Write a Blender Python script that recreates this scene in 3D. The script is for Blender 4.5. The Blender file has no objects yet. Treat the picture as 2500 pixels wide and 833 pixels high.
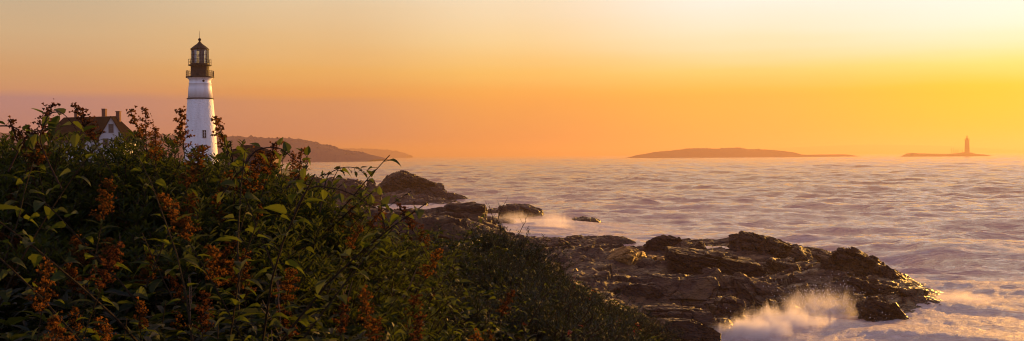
import bpy, math, random
import numpy as np
from mathutils import Vector, Matrix, Euler

rng = np.random.default_rng(7)
random.seed(11)
scn = bpy.context.scene
COL = scn.collection
R = math.radians
PI = math.pi

# ------------------------------------------------------------------ camera
F, CX, CY, EYE = 2600.0, 1250.0, 416.5, 9.0
PITCH = math.atan(37.5 / F)
ROLL = 0.0065
cam_rot = Matrix.Rotation(PI / 2 - PITCH, 3, 'X') @ Matrix.Rotation(-ROLL, 3, 'Z')
cam_data = bpy.data.cameras.new("camera")
cam = bpy.data.objects.new("camera", cam_data)
COL.objects.link(cam)
cam.matrix_world = Matrix.Translation((0, 0, EYE)) @ cam_rot.to_4x4()
cam_data.sensor_width = 36
cam_data.lens = 36 * F / 2500
cam_data.clip_start = 0.05
cam_data.clip_end = 40000
cam_data.dof.use_dof = True
cam_data.dof.focus_distance = 90
cam_data.dof.aperture_fstop = 18
scn.camera = cam


def ray(px, py):
    return cam_rot @ Vector(((px - CX) / F, -(py - CY) / F, -1.0))


def P(px, py, d):
    """world point seen at (px, py) of the photograph, d metres out along Y"""
    v = ray(px, py)
    return Vector((v.x / v.y * d, d, EYE + v.z / v.y * d))


def PZ(px, py, z):
    """world point seen at (px, py) at height z"""
    v = ray(px, py)
    t = (z - EYE) / v.z
    return Vector((v.x * t, v.y * t, z))


# ------------------------------------------------------------------ noise (numpy)
def _hash(ix, iy, iz, seed):
    h = (ix.astype(np.int64) * 374761393 + iy.astype(np.int64) * 668265263 + iz.astype(np.int64) * 2147483647 + seed * 974634777) & 0xffffffff
    h = ((h ^ (h >> 13)) * 1274126177) & 0xffffffff
    h = ((h ^ (h >> 16)) * 2246822519) & 0xffffffff
    return (h ^ (h >> 15)) & 0xffffffff


def vnoise(p, seed=0):
    """smooth gradient-like value noise in -1..1, p (N,3)"""
    f0 = np.floor(p).astype(np.int64)
    t = p - f0
    u = t * t * t * (t * (t * 6 - 15) + 10)
    out = 0
    for dx in (0, 1):
        wx = u[:, 0] if dx else 1 - u[:, 0]
        for dy in (0, 1):
            wy = u[:, 1] if dy else 1 - u[:, 1]
            for dz in (0, 1):
                wz = u[:, 2] if dz else 1 - u[:, 2]
                h = _hash(f0[:, 0] + dx, f0[:, 1] + dy, f0[:, 2] + dz, seed)
                gx = (h & 1023) / 511.5 - 1
                gy = ((h >> 10) & 1023) / 511.5 - 1
                gz = ((h >> 20) & 1023) / 511.5 - 1
                out = out + wx * wy * wz * (gx * (t[:, 0] - dx) + gy * (t[:, 1] - dy) + gz * (t[:, 2] - dz))
    return out * 1.3


def fbm(p, octaves=5, seed=0, gain=0.5, lac=2.03, ridged=False):
    a, s, tot = 1.0, 0.0, 0.0
    q = np.array(p, dtype=float)
    for o in range(octaves):
        n = vnoise(q, seed + o * 17)
        if ridged:
            n = 1 - 2 * np.abs(n)
        s = s + a * n
        tot += a
        a *= gain
        q = q * lac + 11.7
    return s / tot


def worley(p, seed=0):
    """nearest cell: returns f1, f2, three random numbers of the cell, offset vector from the cell's centre"""
    f0 = np.floor(p).astype(np.int64)
    n = len(p)
    b1 = np.full(n, 1e9)
    b2 = np.full(n, 1e9)
    cid = np.zeros(n, dtype=np.int64)
    off = np.zeros((n, 3))
    for dx in (-1, 0, 1):
        for dy in (-1, 0, 1):
            for dz in (-1, 0, 1):
                c = f0 + np.array([dx, dy, dz])
                h = _hash(c[:, 0], c[:, 1], c[:, 2], seed)
                fp = c + np.stack([(h & 1023) / 1023., ((h >> 10) & 1023) / 1023., ((h >> 20) & 1023) / 1023.], 1)
                dv = p - fp
                d = np.sqrt((dv ** 2).sum(1))
                m = d < b1
                b2 = np.where(m, b1, np.minimum(b2, d))
                b1 = np.where(m, d, b1)
                cid = np.where(m, h, cid)
                off = np.where(m[:, None], dv, off)
    h2 = _hash(cid, cid >> 7, cid >> 3, seed + 5)
    r = np.stack([(h2 & 1023) / 511.5 - 1, ((h2 >> 10) & 1023) / 511.5 - 1, ((h2 >> 20) & 1023) / 511.5 - 1], 1)
    return b1, b2, r, off


def smooth(a, b, x):
    t = np.clip((x - a) / (b - a), 0, 1)
    return t * t * (3 - 2 * t)


# ------------------------------------------------------------------ mesh helpers
class MB:
    def __init__(s):
        s.v, s.f, s.mi = [], [], []

    def add(s, vs, fs, mi=0):
        n = len(s.v)
        s.v.extend([tuple(x) for x in vs])
        for f in fs:
            s.f.append(tuple(i + n for i in f))
            s.mi.append(mi)

    def box(s, c, size, rz=0, mi=0, M=None):
        x, y, z = [k / 2 for k in size]
        vs = [Vector((a, b, c2)) for c2 in (-z, z) for b in (-y, y) for a in (-x, x)]
        m = Matrix.Translation(c) @ Matrix.Rotation(rz, 4, 'Z')
        if M is not None:
            m = m @ M
        vs = [m @ v for v in vs]
        s.add(vs, [(0, 2, 3, 1), (4, 5, 7, 6), (0, 1, 5, 4), (2, 6, 7, 3), (0, 4, 6, 2), (1, 3, 7, 5)], mi)

    def lathe(s, prof, n=32, c=(0, 0, 0), mi=0, cap=True):
        vs, fs = [], []
        for r, z in prof:
            for k in range(n):
                a = 2 * PI * k / n
                vs.append((c[0] + r * math.cos(a), c[1] + r * math.sin(a), c[2] + z))
        m = len(prof)
        for i in range(m - 1):
            for k in range(n):
                k2 = (k + 1) % n
                fs.append((i * n + k, i * n + k2, (i + 1) * n + k2, (i + 1) * n + k))
        if cap:
            fs.append(tuple(range(n))[::-1])
            fs.append(tuple((m - 1) * n + k for k in range(n)))
        s.add(vs, fs, mi)

    def tube(s, pts, radii, n=5, mi=0):
        pts = [Vector(p) for p in pts]
        if not hasattr(radii, '__len__'):
            radii = [radii] * len(pts)
        vs, fs = [], []
        up = Vector((0.31, 0.22, 0.93))
        for i, p in enumerate(pts):
            a = pts[max(0, i - 1)]
            b = pts[min(len(pts) - 1, i + 1)]
            t = (b - a).normalized()
            u = t.cross(up)
            if u.length < 0.05:
                u = t.cross(Vector((1, 0, 0)))
            u.normalize()
            w = t.cross(u)
            for k in range(n):
                an = 2 * PI * k / n
                vs.append(p + (u * math.cos(an) + w * math.sin(an)) * radii[i])
        for i in range(len(pts) - 1):
            for k in range(n):
                k2 = (k + 1) % n
                fs.append((i * n + k, i * n + k2, (i + 1) * n + k2, (i + 1) * n + k))
        fs.append(tuple(range(n))[::-1])
        fs.append(tuple((len(pts) - 1) * n + k for k in range(n)))
        s.add(vs, fs, mi)

    def mesh(s, name, mats, smooth_=False):
        me = bpy.data.meshes.new(name)
        me.from_pydata(s.v, [], s.f)
        for m in (mats if isinstance(mats, (list, tuple)) else [mats]):
            me.materials.append(m)
        if any(s.mi):
            me.polygons.foreach_set('material_index', s.mi)
        if smooth_:
            me.polygons.foreach_set('use_smooth', [True] * len(me.polygons))
        me.update()
        return me

    def build(s, name, mats, parent=None, smooth_=False, loc=None):
        o = bpy.data.objects.new(name, s.mesh(name, mats, smooth_))
        COL.objects.link(o)
        if parent is not None:
            o.parent = parent
        if loc is not None:
            o.location = loc
        return o


def tag(o, label=None, cat=None, group=None, kind=None):
    if label: o['label'] = label
    if cat: o['category'] = cat
    if group: o['group'] = group
    if kind: o['kind'] = kind
    return o


def empty(name, loc=(0, 0, 0), rz=0.0):
    o = bpy.data.objects.new(name, None)
    o.location = loc
    o.rotation_euler = (0, 0, rz)
    o.empty_display_size = 0.3
    COL.objects.link(o)
    return o


def copy_tree(o, parent=None):
    c = o.copy()
    COL.objects.link(c)
    if parent is not None:
        c.parent = parent
    for ch in list(o.children):
        copy_tree(ch, c)
    return c


def grid_mesh(name, V, nu, nv, mat, wrap=False, smooth_=True):
    """V (nu*nv,3) -> quads, nv fastest"""
    i = np.arange(nu - 1)[:, None] * nv
    j = np.arange(nv - 1 if not wrap else nv)[None, :]
    j2 = (j + 1) % nv
    a = (i + j).ravel(); b = (i + j2).ravel(); c = (i + nv + j2).ravel(); d = (i + nv + j).ravel()
    F4 = np.stack([a, b, c, d], 1).astype(np.int32)
    me = bpy.data.meshes.new(name)
    me.vertices.add(len(V)); me.vertices.foreach_set('co', V.astype(np.float32).ravel())
    me.loops.add(F4.size); me.loops.foreach_set('vertex_index', F4.ravel())
    me.polygons.add(len(F4))
    me.polygons.foreach_set('loop_start', np.arange(0, F4.size, 4, dtype=np.int32))
    me.polygons.foreach_set('loop_total', np.full(len(F4), 4, dtype=np.int32))
    me.polygons.foreach_set('use_smooth', [smooth_] * len(F4))
    me.materials.append(mat)
    me.update(calc_edges=True)
    return me


# ------------------------------------------------------------------ material helpers
def srgb(r, g, b):
    def f(c):
        c /= 255.0
        return c / 12.92 if c <= 0.04045 else ((c + 0.055) / 1.055) ** 2.4
    return (f(r), f(g), f(b), 1.0)


class NT:
    def __init__(s, name):
        s.m = bpy.data.materials.new(name)
        s.m.use_nodes = True
        s.t = s.m.node_tree
        s.t.nodes.clear()
        s.out = s.n('ShaderNodeOutputMaterial')

    def n(s, typ, **kw):
        nd = s.t.nodes.new(typ)
        for k, v in kw.items():
            if k.startswith('i_'):
                nd.inputs[k[2:].replace('_', ' ')].default_value = v
            else:
                setattr(nd, k, v)
        return nd

    def l(s, a, b):
        s.t.links.new(a, b)

    def ramp(s, fac, stops, interp='LINEAR'):
        r = s.n('ShaderNodeValToRGB')
        r.color_ramp.interpolation = interp
        e = r.color_ramp.elements
        while len(e) < len(stops):
            e.new(0.5)
        for k, (p, c) in zip(e, stops):
            k.position = p
            k.color = c if len(c) == 4 else (*c, 1)
        s.l(fac, r.inputs[0])
        return r.outputs[0]

    def mix(s, fac, a, b, bt='MIX'):
        m = s.n('ShaderNodeMix', data_type='RGBA', blend_type=bt)
        for val, sock in ((fac, 0), (a, 6), (b, 7)):
            if hasattr(val, 'links'):
                s.l(val, m.inputs[sock])
            else:
                m.inputs[sock].default_value = val
        return m.outputs[2]

    def math(s, op, a, b=0.0, c=None, clamp=False):
        m = s.n('ShaderNodeMath', operation=op, use_clamp=clamp)
        for i, v in enumerate((a, b) if c is None else (a, b, c)):
            if hasattr(v, 'links'):
                s.l(v, m.inputs[i])
            else:
                m.inputs[i].default_value = v
        return m.outputs[0]

    def noise(s, vec, scale, detail=4, rough=0.55, dist=0.0):
        n = s.n('ShaderNodeTexNoise')
        n.inputs['Scale'].default_value = scale
        n.inputs['Detail'].default_value = detail
        n.inputs['Roughness'].default_value = rough
        n.inputs['Distortion'].default_value = dist
        if vec is not None:
            s.l(vec, n.inputs['Vector'])
        return n.outputs['Fac']

    def coords(s, kind='Object', scale=None, rot=None):
        c = s.n('ShaderNodeTexCoord').outputs[kind]
        if scale or rot:
            m = s.n('ShaderNodeMapping')
            s.l(c, m.inputs[0])
            if scale: m.inputs['Scale'].default_value = scale
            if rot: m.inputs['Rotation'].default_value = rot
            return m.outputs[0]
        return c

    def bump(s, h, strength=0.5, dist=0.1, normal=None):
        b = s.n('ShaderNodeBump')
        b.inputs['Strength'].default_value = strength
        b.inputs['Distance'].default_value = dist
        s.l(h, b.inputs['Height'])
        if normal is not None:
            s.l(normal, b.inputs['Normal'])
        return b.outputs[0]

    def principled(s, color, rough=0.6, normal=None, metallic=0.0, spec=0.5, ior=1.45):
        b = s.n('ShaderNodeBsdfPrincipled')
        for v, k in ((color, 'Base Color'), (rough, 'Roughness'), (metallic, 'Metallic')):
            if hasattr(v, 'links'):
                s.l(v, b.inputs[k])
            else:
                b.inputs[k].default_value = v if k != 'Base Color' or len(v) == 4 else (*v, 1)
        b.inputs['Specular IOR Level'].default_value = spec
        b.inputs['IOR'].default_value = ior
        if normal is not None:
            s.l(normal, b.inputs['Normal'])
        return b.outputs[0]

    def surf(s, sh):
        s.l(sh, s.out.inputs['Surface'])
        return s.m


def simple(name, c1, c2=None, rough=0.6, scale=3.0, bump=0.2, bdist=0.02, spec=0.5, mapscale=None):
    t = NT(name)
    co = t.coords('Object', mapscale)
    n = t.noise(co, scale, 5, 0.6)
    col = t.mix(n, (*c1, 1), (*(c2 or tuple(k * 0.7 for k in c1)), 1))
    n2 = t.noise(co, scale * 7, 4, 0.6)
    return t.surf(t.principled(col, rough, t.bump(n2, bump, bdist), spec=spec))
# ------------------------------------------------------------------ light and sky
SUN_AZ, SUN_EL = 37.0, 7.5          # degrees right of +Y, above the horizon
sun_dir = Vector((math.sin(R(SUN_AZ)) * math.cos(R(SUN_EL)), math.cos(R(SUN_AZ)) * math.cos(R(SUN_EL)), math.sin(R(SUN_EL))))
sl = bpy.data.lights.new("sun", 'SUN')
sl.energy = 5.0
sl.angle = R(0.8)
sl.color = (1.0, 0.46, 0.07)
so = bpy.data.objects.new("sun", sl)
so.rotation_euler = (-sun_dir).to_track_quat('-Z', 'Y').to_euler()
COL.objects.link(so)

scn.view_settings.view_transform = 'Standard'
scn.view_settings.look = 'None'
scn.view_settings.gamma = 1
scn.view_settings.exposure = EXPOSURE = 0.75
EXK = 2 ** (-EXPOSURE)

w = bpy.data.worlds.new("World")
scn.world = w
w.use_nodes = True
wt = w.node_tree
wt.nodes.clear()


class WNT(NT):
    def __init__(s, tree):
        s.t = tree


W = WNT(wt)
out = W.n('ShaderNodeOutputWorld')
dirv = W.n('ShaderNodeTexCoord').outputs['Generated']
sep = W.n('ShaderNodeSeparateXYZ')
W.l(dirv, sep.inputs[0])
az = W.math('ARCTAN2', sep.outputs[0], sep.outputs[1])
az = W.math('MULTIPLY', az, 180 / PI)
el = W.math('ARCSINE', sep.outputs[2])
el = W.math('MULTIPLY', W.math('MAXIMUM', el, 0.0), 180 / PI)
# thin uneven cirrus / haze layers shift the height of the bands a little
mp = W.n('ShaderNodeMapping')
W.l(dirv, mp.inputs[0])
mp.inputs['Scale'].default_value = (2.2, 2.2, 34)
band = W.noise(mp.outputs[0], 1.6, 4, 0.5)
el = W.math('ADD', el, W.math('MULTIPLY', W.math('SUBTRACT', band, 0.5), W.math('MULTIPLY', W.math('MINIMUM', el, 4.0), 0.22)))
el = W.math('MAXIMUM', el, 0.0)
fac = W.math('SQRT', W.math('DIVIDE', el, 90.0))


def e2f(e):
    return math.sqrt(e / 90.0)


def tone(c):
    return tuple(k * EXK for k in srgb(*c)[:3]) + (1,)


def over(c, k):
    return tuple(v * k for v in tone(c)[:3]) + (1,)


ZEN = over((174, 150, 164), 1.0)
ELS = [0, 1.0, 2.9, 3.3, 4.4, 6.2, 8.4, 14, 28]
# azimuth -> colours at ELS (sRGB as the sky reads in the photograph)
SKY = [
    (-25, [(176, 130, 128), (178, 131, 132), (180, 135, 132), (210, 153, 114), (214, 164, 114), (212, 180, 138), (197, 180, 152), (204, 178, 156), (196, 162, 162)]),
    (-10, [(186, 128, 116), (193, 133, 114), (214, 148, 102), (230, 157, 87), (237, 180, 103), (232, 192, 135), (228, 205, 168), (232, 192, 156), (212, 164, 158)]),
    (0, [(218, 140, 92), (228, 149, 90), (248, 169, 84), (251, 177, 86), (251, 199, 108), (250, 218, 158), (247, 228, 195), (252, 216, 170), (234, 182, 160)]),
    (12, [(248, 168, 78), (250, 177, 78), (252, 186, 78), (253, 195, 84), (253, 217, 125), (255, 241, 206), (255, 252, 243), (255, 230, 186), (246, 196, 162)]),
    (25, [(255, 182, 55), (255, 198, 42), (254, 203, 44), (252, 207, 55), (254, 230, 132), (255, 250, 230), (255, 255, 255), (255, 245, 215), (238, 205, 170)]),
]
bz = None
prev = None
for a, cols in SKY:
    stops = []
    for e, c in zip(ELS, [*cols]):
        stops.append((e2f(e), tone(c)))
    stops.append((e2f(60), tone((188, 147, 142))))
    stops.append((1.0, ZEN))
    r = W.ramp(fac, stops)
    if bz is None:
        bz = r
    else:
        mr = W.n('ShaderNodeMapRange', interpolation_type='SMOOTHSTEP')
        W.l(az, mr.inputs[0])
        mr.inputs[1].default_value = prev
        mr.inputs[2].default_value = a
        bz = W.mix(mr.outputs[0], bz, r)
    prev = a
# the sky behind the camera: blue grey with a faint pink belt
back = W.ramp(fac, [(0, tone((170, 150, 165))), (e2f(8), tone((178, 164, 188))), (e2f(22), tone((166, 176, 216))), (e2f(60), tone((140, 150, 192))), (1, ZEN)])
absaz = W.math('ABSOLUTE', W.math('SUBTRACT', az, 5.0))
mr = W.n('ShaderNodeMapRange', interpolation_type='SMOOTHSTEP')
W.l(absaz, mr.inputs[0])
mr.inputs[1].default_value = 42
mr.inputs[2].default_value = 105
bz = W.mix(mr.outputs[0], bz, back)
# glow round the sun, which stands just outside the frame
gd = Vector((math.sin(R(34)) * math.cos(R(7)), math.cos(R(34)) * math.cos(R(7)), math.sin(R(7))))
vm = W.n('ShaderNodeVectorMath', operation='DOT_PRODUCT')
W.l(dirv, vm.inputs[0])
vm.inputs[1].default_value = gd
dd = W.math('MAXIMUM', vm.outputs['Value'], 0.0)
glow = W.math('ADD', W.math('MULTIPLY', W.math('POWER', dd, 1500.0), 3.0), W.math('MULTIPLY', W.math('POWER', dd, 120.0), 0.10))
gl = W.n('ShaderNodeVectorMath', operation='SCALE')
gl.inputs[0].default_value = (1.0, 0.66, 0.22)
W.l(glow, gl.inputs['Scale'])
add = W.n('ShaderNodeVectorMath', operation='ADD')
W.l(bz, add.inputs[0])
W.l(gl.outputs[0], add.inputs[1])
# physical sky adds its own cool upper light
sky = W.n('ShaderNodeTexSky', sky_type='NISHITA', sun_disc=False, sun_elevation=R(SUN_EL), sun_rotation=R(SUN_AZ), air_density=1.4, dust_density=3.0, ozone_density=1.0)
STR = 0.1
sc1 = W.n('ShaderNodeVectorMath', operation='SCALE')
W.l(add.outputs[0], sc1.inputs[0])
sc1.inputs['Scale'].default_value = 1 / STR
sc2 = W.n('ShaderNodeVectorMath', operation='SCALE')
W.l(sky.outputs[0], sc2.inputs[0])
sc2.inputs['Scale'].default_value = 0.015
add2 = W.n('ShaderNodeVectorMath', operation='ADD')
W.l(sc1.outputs[0], add2.inputs[0])
W.l(sc2.outputs[0], add2.inputs[1])
bg = W.n('ShaderNodeBackground')
bg.inputs['Strength'].default_value = STR
W.l(add2.outputs[0], bg.inputs['Color'])
W.l(bg.outputs[0], out.inputs['Surface'])

scn.render.engine = 'CYCLES'
cy = scn.cycles
cy.use_denoising = True
cy.denoiser = 'OPENIMAGEDENOISE'
cy.filter_width = 1.05
cy.max_bounces = 6
cy.diffuse_bounces = 3
cy.glossy_bounces = 3
cy.transmission_bounces = 4
cy.volume_bounces = 3
cy.transparent_max_bounces = 10
cy.caustics_reflective = False
cy.caustics_refractive = False
cy.sample_clamp_indirect = 6
cy.volume_step_rate = 1.0
cy.volume_max_steps = 128

# ------------------------------------------------------------------ haze
t = NT("haze_air")
pv = t.n('ShaderNodeVolumePrincipled')
pv.inputs['Color'].default_value = (0.50, 0.355, 0.265, 1)
pv.inputs['Density'].default_value = 0.00027
pv.inputs['Anisotropy'].default_value = 0.5
t.l(pv.outputs[0], t.out.inputs['Volume'])
mb = MB()
mb.box((0, 7050, 41.5), (29000, 14700, 93))
hz = mb.build("haze", t.m)
tag(hz, kind='stuff', label='pale warm sea haze hanging over the whole bay', cat='haze')
# ------------------------------------------------------------------ sea
_wr = np.random.default_rng(19)
WL = []          # wavelength, amplitude, heading (deg), phase
for _i in range(34):
    _lam = 3.0 * (48 / 3.0) ** (_i / 33.0)
    WL.append((_lam * _wr.uniform(0.92, 1.08), 0.019 * _lam ** 0.5 * _wr.uniform(0.7, 1.3), 198 + _wr.normal() * 30, _wr.uniform(0, 6.28)))

for _lam, _a, _h, _p in ((88, 0.30, 196, 0.4), (67, 0.24, 204, 2.9), (55, 0.18, 188, 5.0)):
    WL.append((_lam, _a, _h, _p))

# surges and breakers: px, py, radius x (m), radius y (m), lift (m), foam 0..1
SURGE = [
    (1010, 503, 9, 16, 0.5, 1.0), (960, 492, 5, 10, 0.5, 1.0),
    (1330, 545, 7, 9, 0.55, 1.0), (1275, 560, 5, 9, 0.3, 0.95), (1400, 575, 8, 8, 0.2, 0.75), (1360, 560, 6, 4, 0.5, 1.0), (1420, 550, 8, 6, 0.35, 0.8), (1490, 600, 8, 5, 0.1, 0.55),
    (2010, 675, 2.2, 5, 0.25, 0.85), (1860, 668, 1.0, 4, 0.2, 0.8),
    (2290, 745, 3.2, 5.5, 0.25, 0.95), (2360, 790, 4.0, 5.0, 0.12, 0.85), (2290, 820, 5.0, 3.5, 0.1, 0.9), (2150, 825, 4.0, 2.6, 0.12, 1.0),
    (1980, 815, 4.6, 3.2, 0.25, 1.0), (1860, 830, 2.6, 2.8, 0.3, 1.0), (2240, 775, 2.8, 4, 0.12, 0.95), (2180, 700, 3, 4, 0.1, 0.6),
    (2420, 730, 5, 4, 0.35, 0.75), (2440, 780, 5, 4, 0.1, 0.6), (2260, 690, 3, 5, 0.2, 0.7), (2330, 700, 5, 2.0, 0.45, 0.8),
    (2480, 640, 8, 5, 0.25, 0.3), (2100, 640, 6, 4, 0.05, 0.35), (1950, 600, 9, 4, 0.0, 0.3),
]


ROW_D = [26, 100, 300, 800, 2000, 14200]
ROW_S = [0.30, 0.5, 1.0, 2.2, 8, 420]


# swells that stand out: end points on the water (px, py), height, how far the face and the back reach
SWELL = [(1130, 452, 1760, 450, 0.75, 5.0, 14), (1560, 478, 2120, 470, 0.6, 5.0, 12), (1640, 516, 2480, 512, 0.8, 4.0, 11), (1400, 502, 1640, 492, 0.5, 3.5, 9),
         (1900, 556, 2540, 548, 0.65, 3.2, 8), (1500, 548, 1860, 540, 0.45, 3.0, 7), (2080, 602, 2540, 590, 0.5, 2.6, 6), (1900, 428, 2520, 424, 0.9, 8, 20), (1250, 426, 1680, 424, 0.8, 8, 20),
         (2180, 640, 2520, 628, 0.4, 2.2, 5), (1700, 410, 2200, 409, 1.0, 14, 30)]


def sea_fields(X, Y):
    """height and foam of the sea at X, Y"""
    d = np.hypot(X, Y)
    P2 = np.stack([X, Y, np.zeros_like(X)], 1)
    wx = fbm(P2 / 34.0, 3, 3) * 7.0
    wy = fbm(P2 / 27.0, 3, 9) * 6.0
    amp = 0.62 + 0.85 * np.clip(fbm(P2 / np.array([70, 40, 1.0]), 3, 21) + 0.3, 0, 1.4)
    Z = np.zeros_like(X)
    crest = np.zeros_like(X)
    res = np.maximum(0.3, np.interp(d, ROW_D, ROW_S) * 1.1)
    for lam, a, hd, ph in WL:
        k = 2 * PI / lam
        cx_, cy_ = math.sin(R(hd)), math.cos(R(hd))
        arg = k * ((X + wx) * cx_ + (Y + wy) * cy_) + ph
        s = 0.5 * np.cos(arg) + 0.5 * (1.27 - np.abs(np.sin(arg * 0.5)) * 2)
        fade = np.clip(lam / (2.6 * res) - 0.7, 0, 1)
        Z += a * amp * s * fade
        if lam > 6:
            crest += a * s
    q1 = np.stack([(X + wx) / 9.0, (Y + wy) / 5.5, X * 0], 1)
    Z += 0.36 * (fbm(q1, 5, 33, gain=0.55, ridged=True) - 0.2) * np.clip(1.9 - d / 420, 0.0, 1) * amp
    Z += 0.12 * fbm(P2 / np.array([2.2, 1.3, 1.0]), 4, 35, ridged=True) * np.clip(2.0 - d / 110, 0.0, 1) * amp
    Z += 0.3 * fbm(P2 / np.array([420, 260, 1.0]), 2, 71)
    for pa, ya, pb, yb, H_, wf, wb in SWELL:
        A_, B_ = PZ(pa, ya, 0), PZ(pb, yb, 0)
        tt = (X - A_.x) / (B_.x - A_.x)
        yc = A_.y + (B_.y - A_.y) * tt + 2.2 * wf * fbm(np.stack([X / (9 * wf), X * 0 + ya, X * 0], 1), 3, 17)
        dy = Y - yc
        wdt = np.where(dy < 0, wf, wb)
        end = smooth(-0.05, 0.25, tt) * smooth(1.05, 0.75, tt)
        Z += H_ * np.exp(-np.abs(dy / wdt) ** 1.6) * end * (0.8 + 0.5 * fbm(np.stack([X / (4 * wf), Y * 0, X * 0], 1), 2, 23))
    # foam
    streak = fbm(np.stack([X * 0.10 + wx * 0.15, Y * 0.30 + wy * 0.2, X * 0], 1), 5, 41, gain=0.62)
    lace = 1 - np.abs(fbm(np.stack([X * 0.55 + wx * 0.5, Y * 1.0 + wy * 0.5, X * 0], 1), 4, 52, gain=0.6)) * 3.2
    foam = 0.34 * smooth(0.05, 0.5, streak + 0.22 * crest)
    near = np.zeros_like(X)
    for px, py, rx, ry, lift, fo in SURGE:
        c = PZ(px, py, 0.0)
        q = np.sqrt(((X - c.x) / rx) ** 2 + ((Y - c.y) / ry) ** 2)
        g = np.exp(-q ** 2 * 1.1)
        lump = 0.7 + 0.55 * fbm(np.stack([X * 0.35, Y * 0.22, X * 0 + px], 1), 4, 60)
        Z += lift * g * lump
        near = np.maximum(near, fo * np.exp(-q ** 4 * 0.35) * 1.1)
    Z = Z * (1 - 0.45 * np.clip(near, 0, 1)) + 0.06 * near
    # the white water off the ledge and in the coves spreads out in lace
    foam = np.maximum(foam, near * (0.55 + 0.28 * np.clip(lace, -1, 1) + 0.9 * streak))
    shore = np.exp(-((Y - 88) / 60) ** 2) * 0.30
    foam = foam + shore * np.clip(lace * 0.5 + streak * 1.4 + 0.1, 0, 1)
    Z += 0.16 * np.clip(near, 0, 1) * 0.9 * fbm(np.stack([X * 1.0, Y * 0.8, X * 0], 1), 5, 81, gain=0.62, ridged=True)
    return Z, np.clip(foam, 0, 1)


rr = [26.0]
while rr[-1] < 14200:
    rr.append(rr[-1] + float(np.interp(rr[-1], ROW_D, ROW_S)))
rr = np.array(rr)
NR, NC = len(rr), 640
aa = np.radians(np.concatenate([np.linspace(-75, -34, 30, endpoint=False), np.linspace(-34, 34, NC - 60), np.linspace(34, 75, 31)[1:]]))
NC = len(aa)
RR, AA = np.meshgrid(rr, aa, indexing='ij')
X = (RR * np.sin(AA)).ravel()
Y = (RR * np.cos(AA)).ravel()
Z, foam = sea_fields(X, Y)

t = NT("sea_water")
co = t.coords('Object')
geo = t.n('ShaderNodeNewGeometry')
m1 = t.n('ShaderNodeMapping'); t.l(co, m1.inputs[0]); m1.inputs['Scale'].default_value = (0.6, 1.0, 1.0); m1.inputs['Rotation'].default_value = (0, 0, R(10))
n1 = t.noise(m1.outputs[0], 0.7, 5, 0.6, 0.5)
n2 = t.noise(m1.outputs[0], 3.5, 4, 0.6, 0.4)
n3 = t.noise(m1.outputs[0], 0.14, 5, 0.62, 0.4)
b = t.bump(n3, 1.0, 1.1)
b = t.bump(n1, 1.0, 0.30, b)
b = t.bump(n2, 0.9, 0.045, b)
at = t.n('ShaderNodeAttribute', attribute_name='foam')
mf = t.n('ShaderNodeMapping'); t.l(co, mf.inputs[0]); mf.inputs['Scale'].default_value = (0.7, 1.3, 1.0); mf.inputs['Rotation'].default_value = (0, 0, R(-14))
fn = t.noise(mf.outputs[0], 0.9, 8, 0.68, 1.2)
fo = t.math('ADD', at.outputs['Fac'], t.math('MULTIPLY', t.math('SUBTRACT', fn, 0.5), 1.5))
mrn = t.n('ShaderNodeMapRange', interpolation_type='SMOOTHSTEP')
t.l(fo, mrn.inputs[0]); mrn.inputs[1].default_value = 0.10; mrn.inputs[2].default_value = 1.0; mrn.inputs[4].default_value = 0.86
fo = mrn.outputs[0]
sp_ = t.n('ShaderNodeSeparateXYZ'); t.l(co, sp_.inputs[0])
mk = t.n('ShaderNodeMapRange', interpolation_type='SMOOTHSTEP'); t.l(sp_.outputs[1], mk.inputs[0]); mk.inputs[1].default_value = 60; mk.inputs[2].default_value = 380; mk.inputs[3].default_value = 1; mk.inputs[4].default_value = 0
# aerated water close to the shore is milky, open water darker
deep = t.mix(mk.outputs[0], t.mix(n3, (0.24, 0.11, 0.085, 1), (0.34, 0.17, 0.135, 1)), t.mix(fn, (0.30, 0.155, 0.13, 1), (0.64, 0.42, 0.36, 1)))
water = t.principled(deep, 0.08, b, ior=1.333)
fcol = t.mix(fn, (0.46, 0.37, 0.35, 1), (0.80, 0.70, 0.67, 1))
fb = t.bump(t.noise(co, 1.6, 7, 0.72, 0.6), 1.0, 0.5)
foam_sh = t.principled(fcol, 0.6, fb, spec=0.2)
mx = t.n('ShaderNodeMixShader')
t.l(fo, mx.inputs[0]); t.l(water, mx.inputs[1]); t.l(foam_sh, mx.inputs[2])
sea_mat = t.surf(mx.outputs[0])

me = grid_mesh("sea", np.stack([X, Y, Z], 1), NR, NC, sea_mat)
at_ = me.attributes.new('foam', 'FLOAT', 'POINT')
at_.data.foreach_set('value', foam.astype(np.float32))
sea = bpy.data.objects.new("sea", me)
COL.objects.link(sea)
tag(sea, kind='structure')
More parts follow.
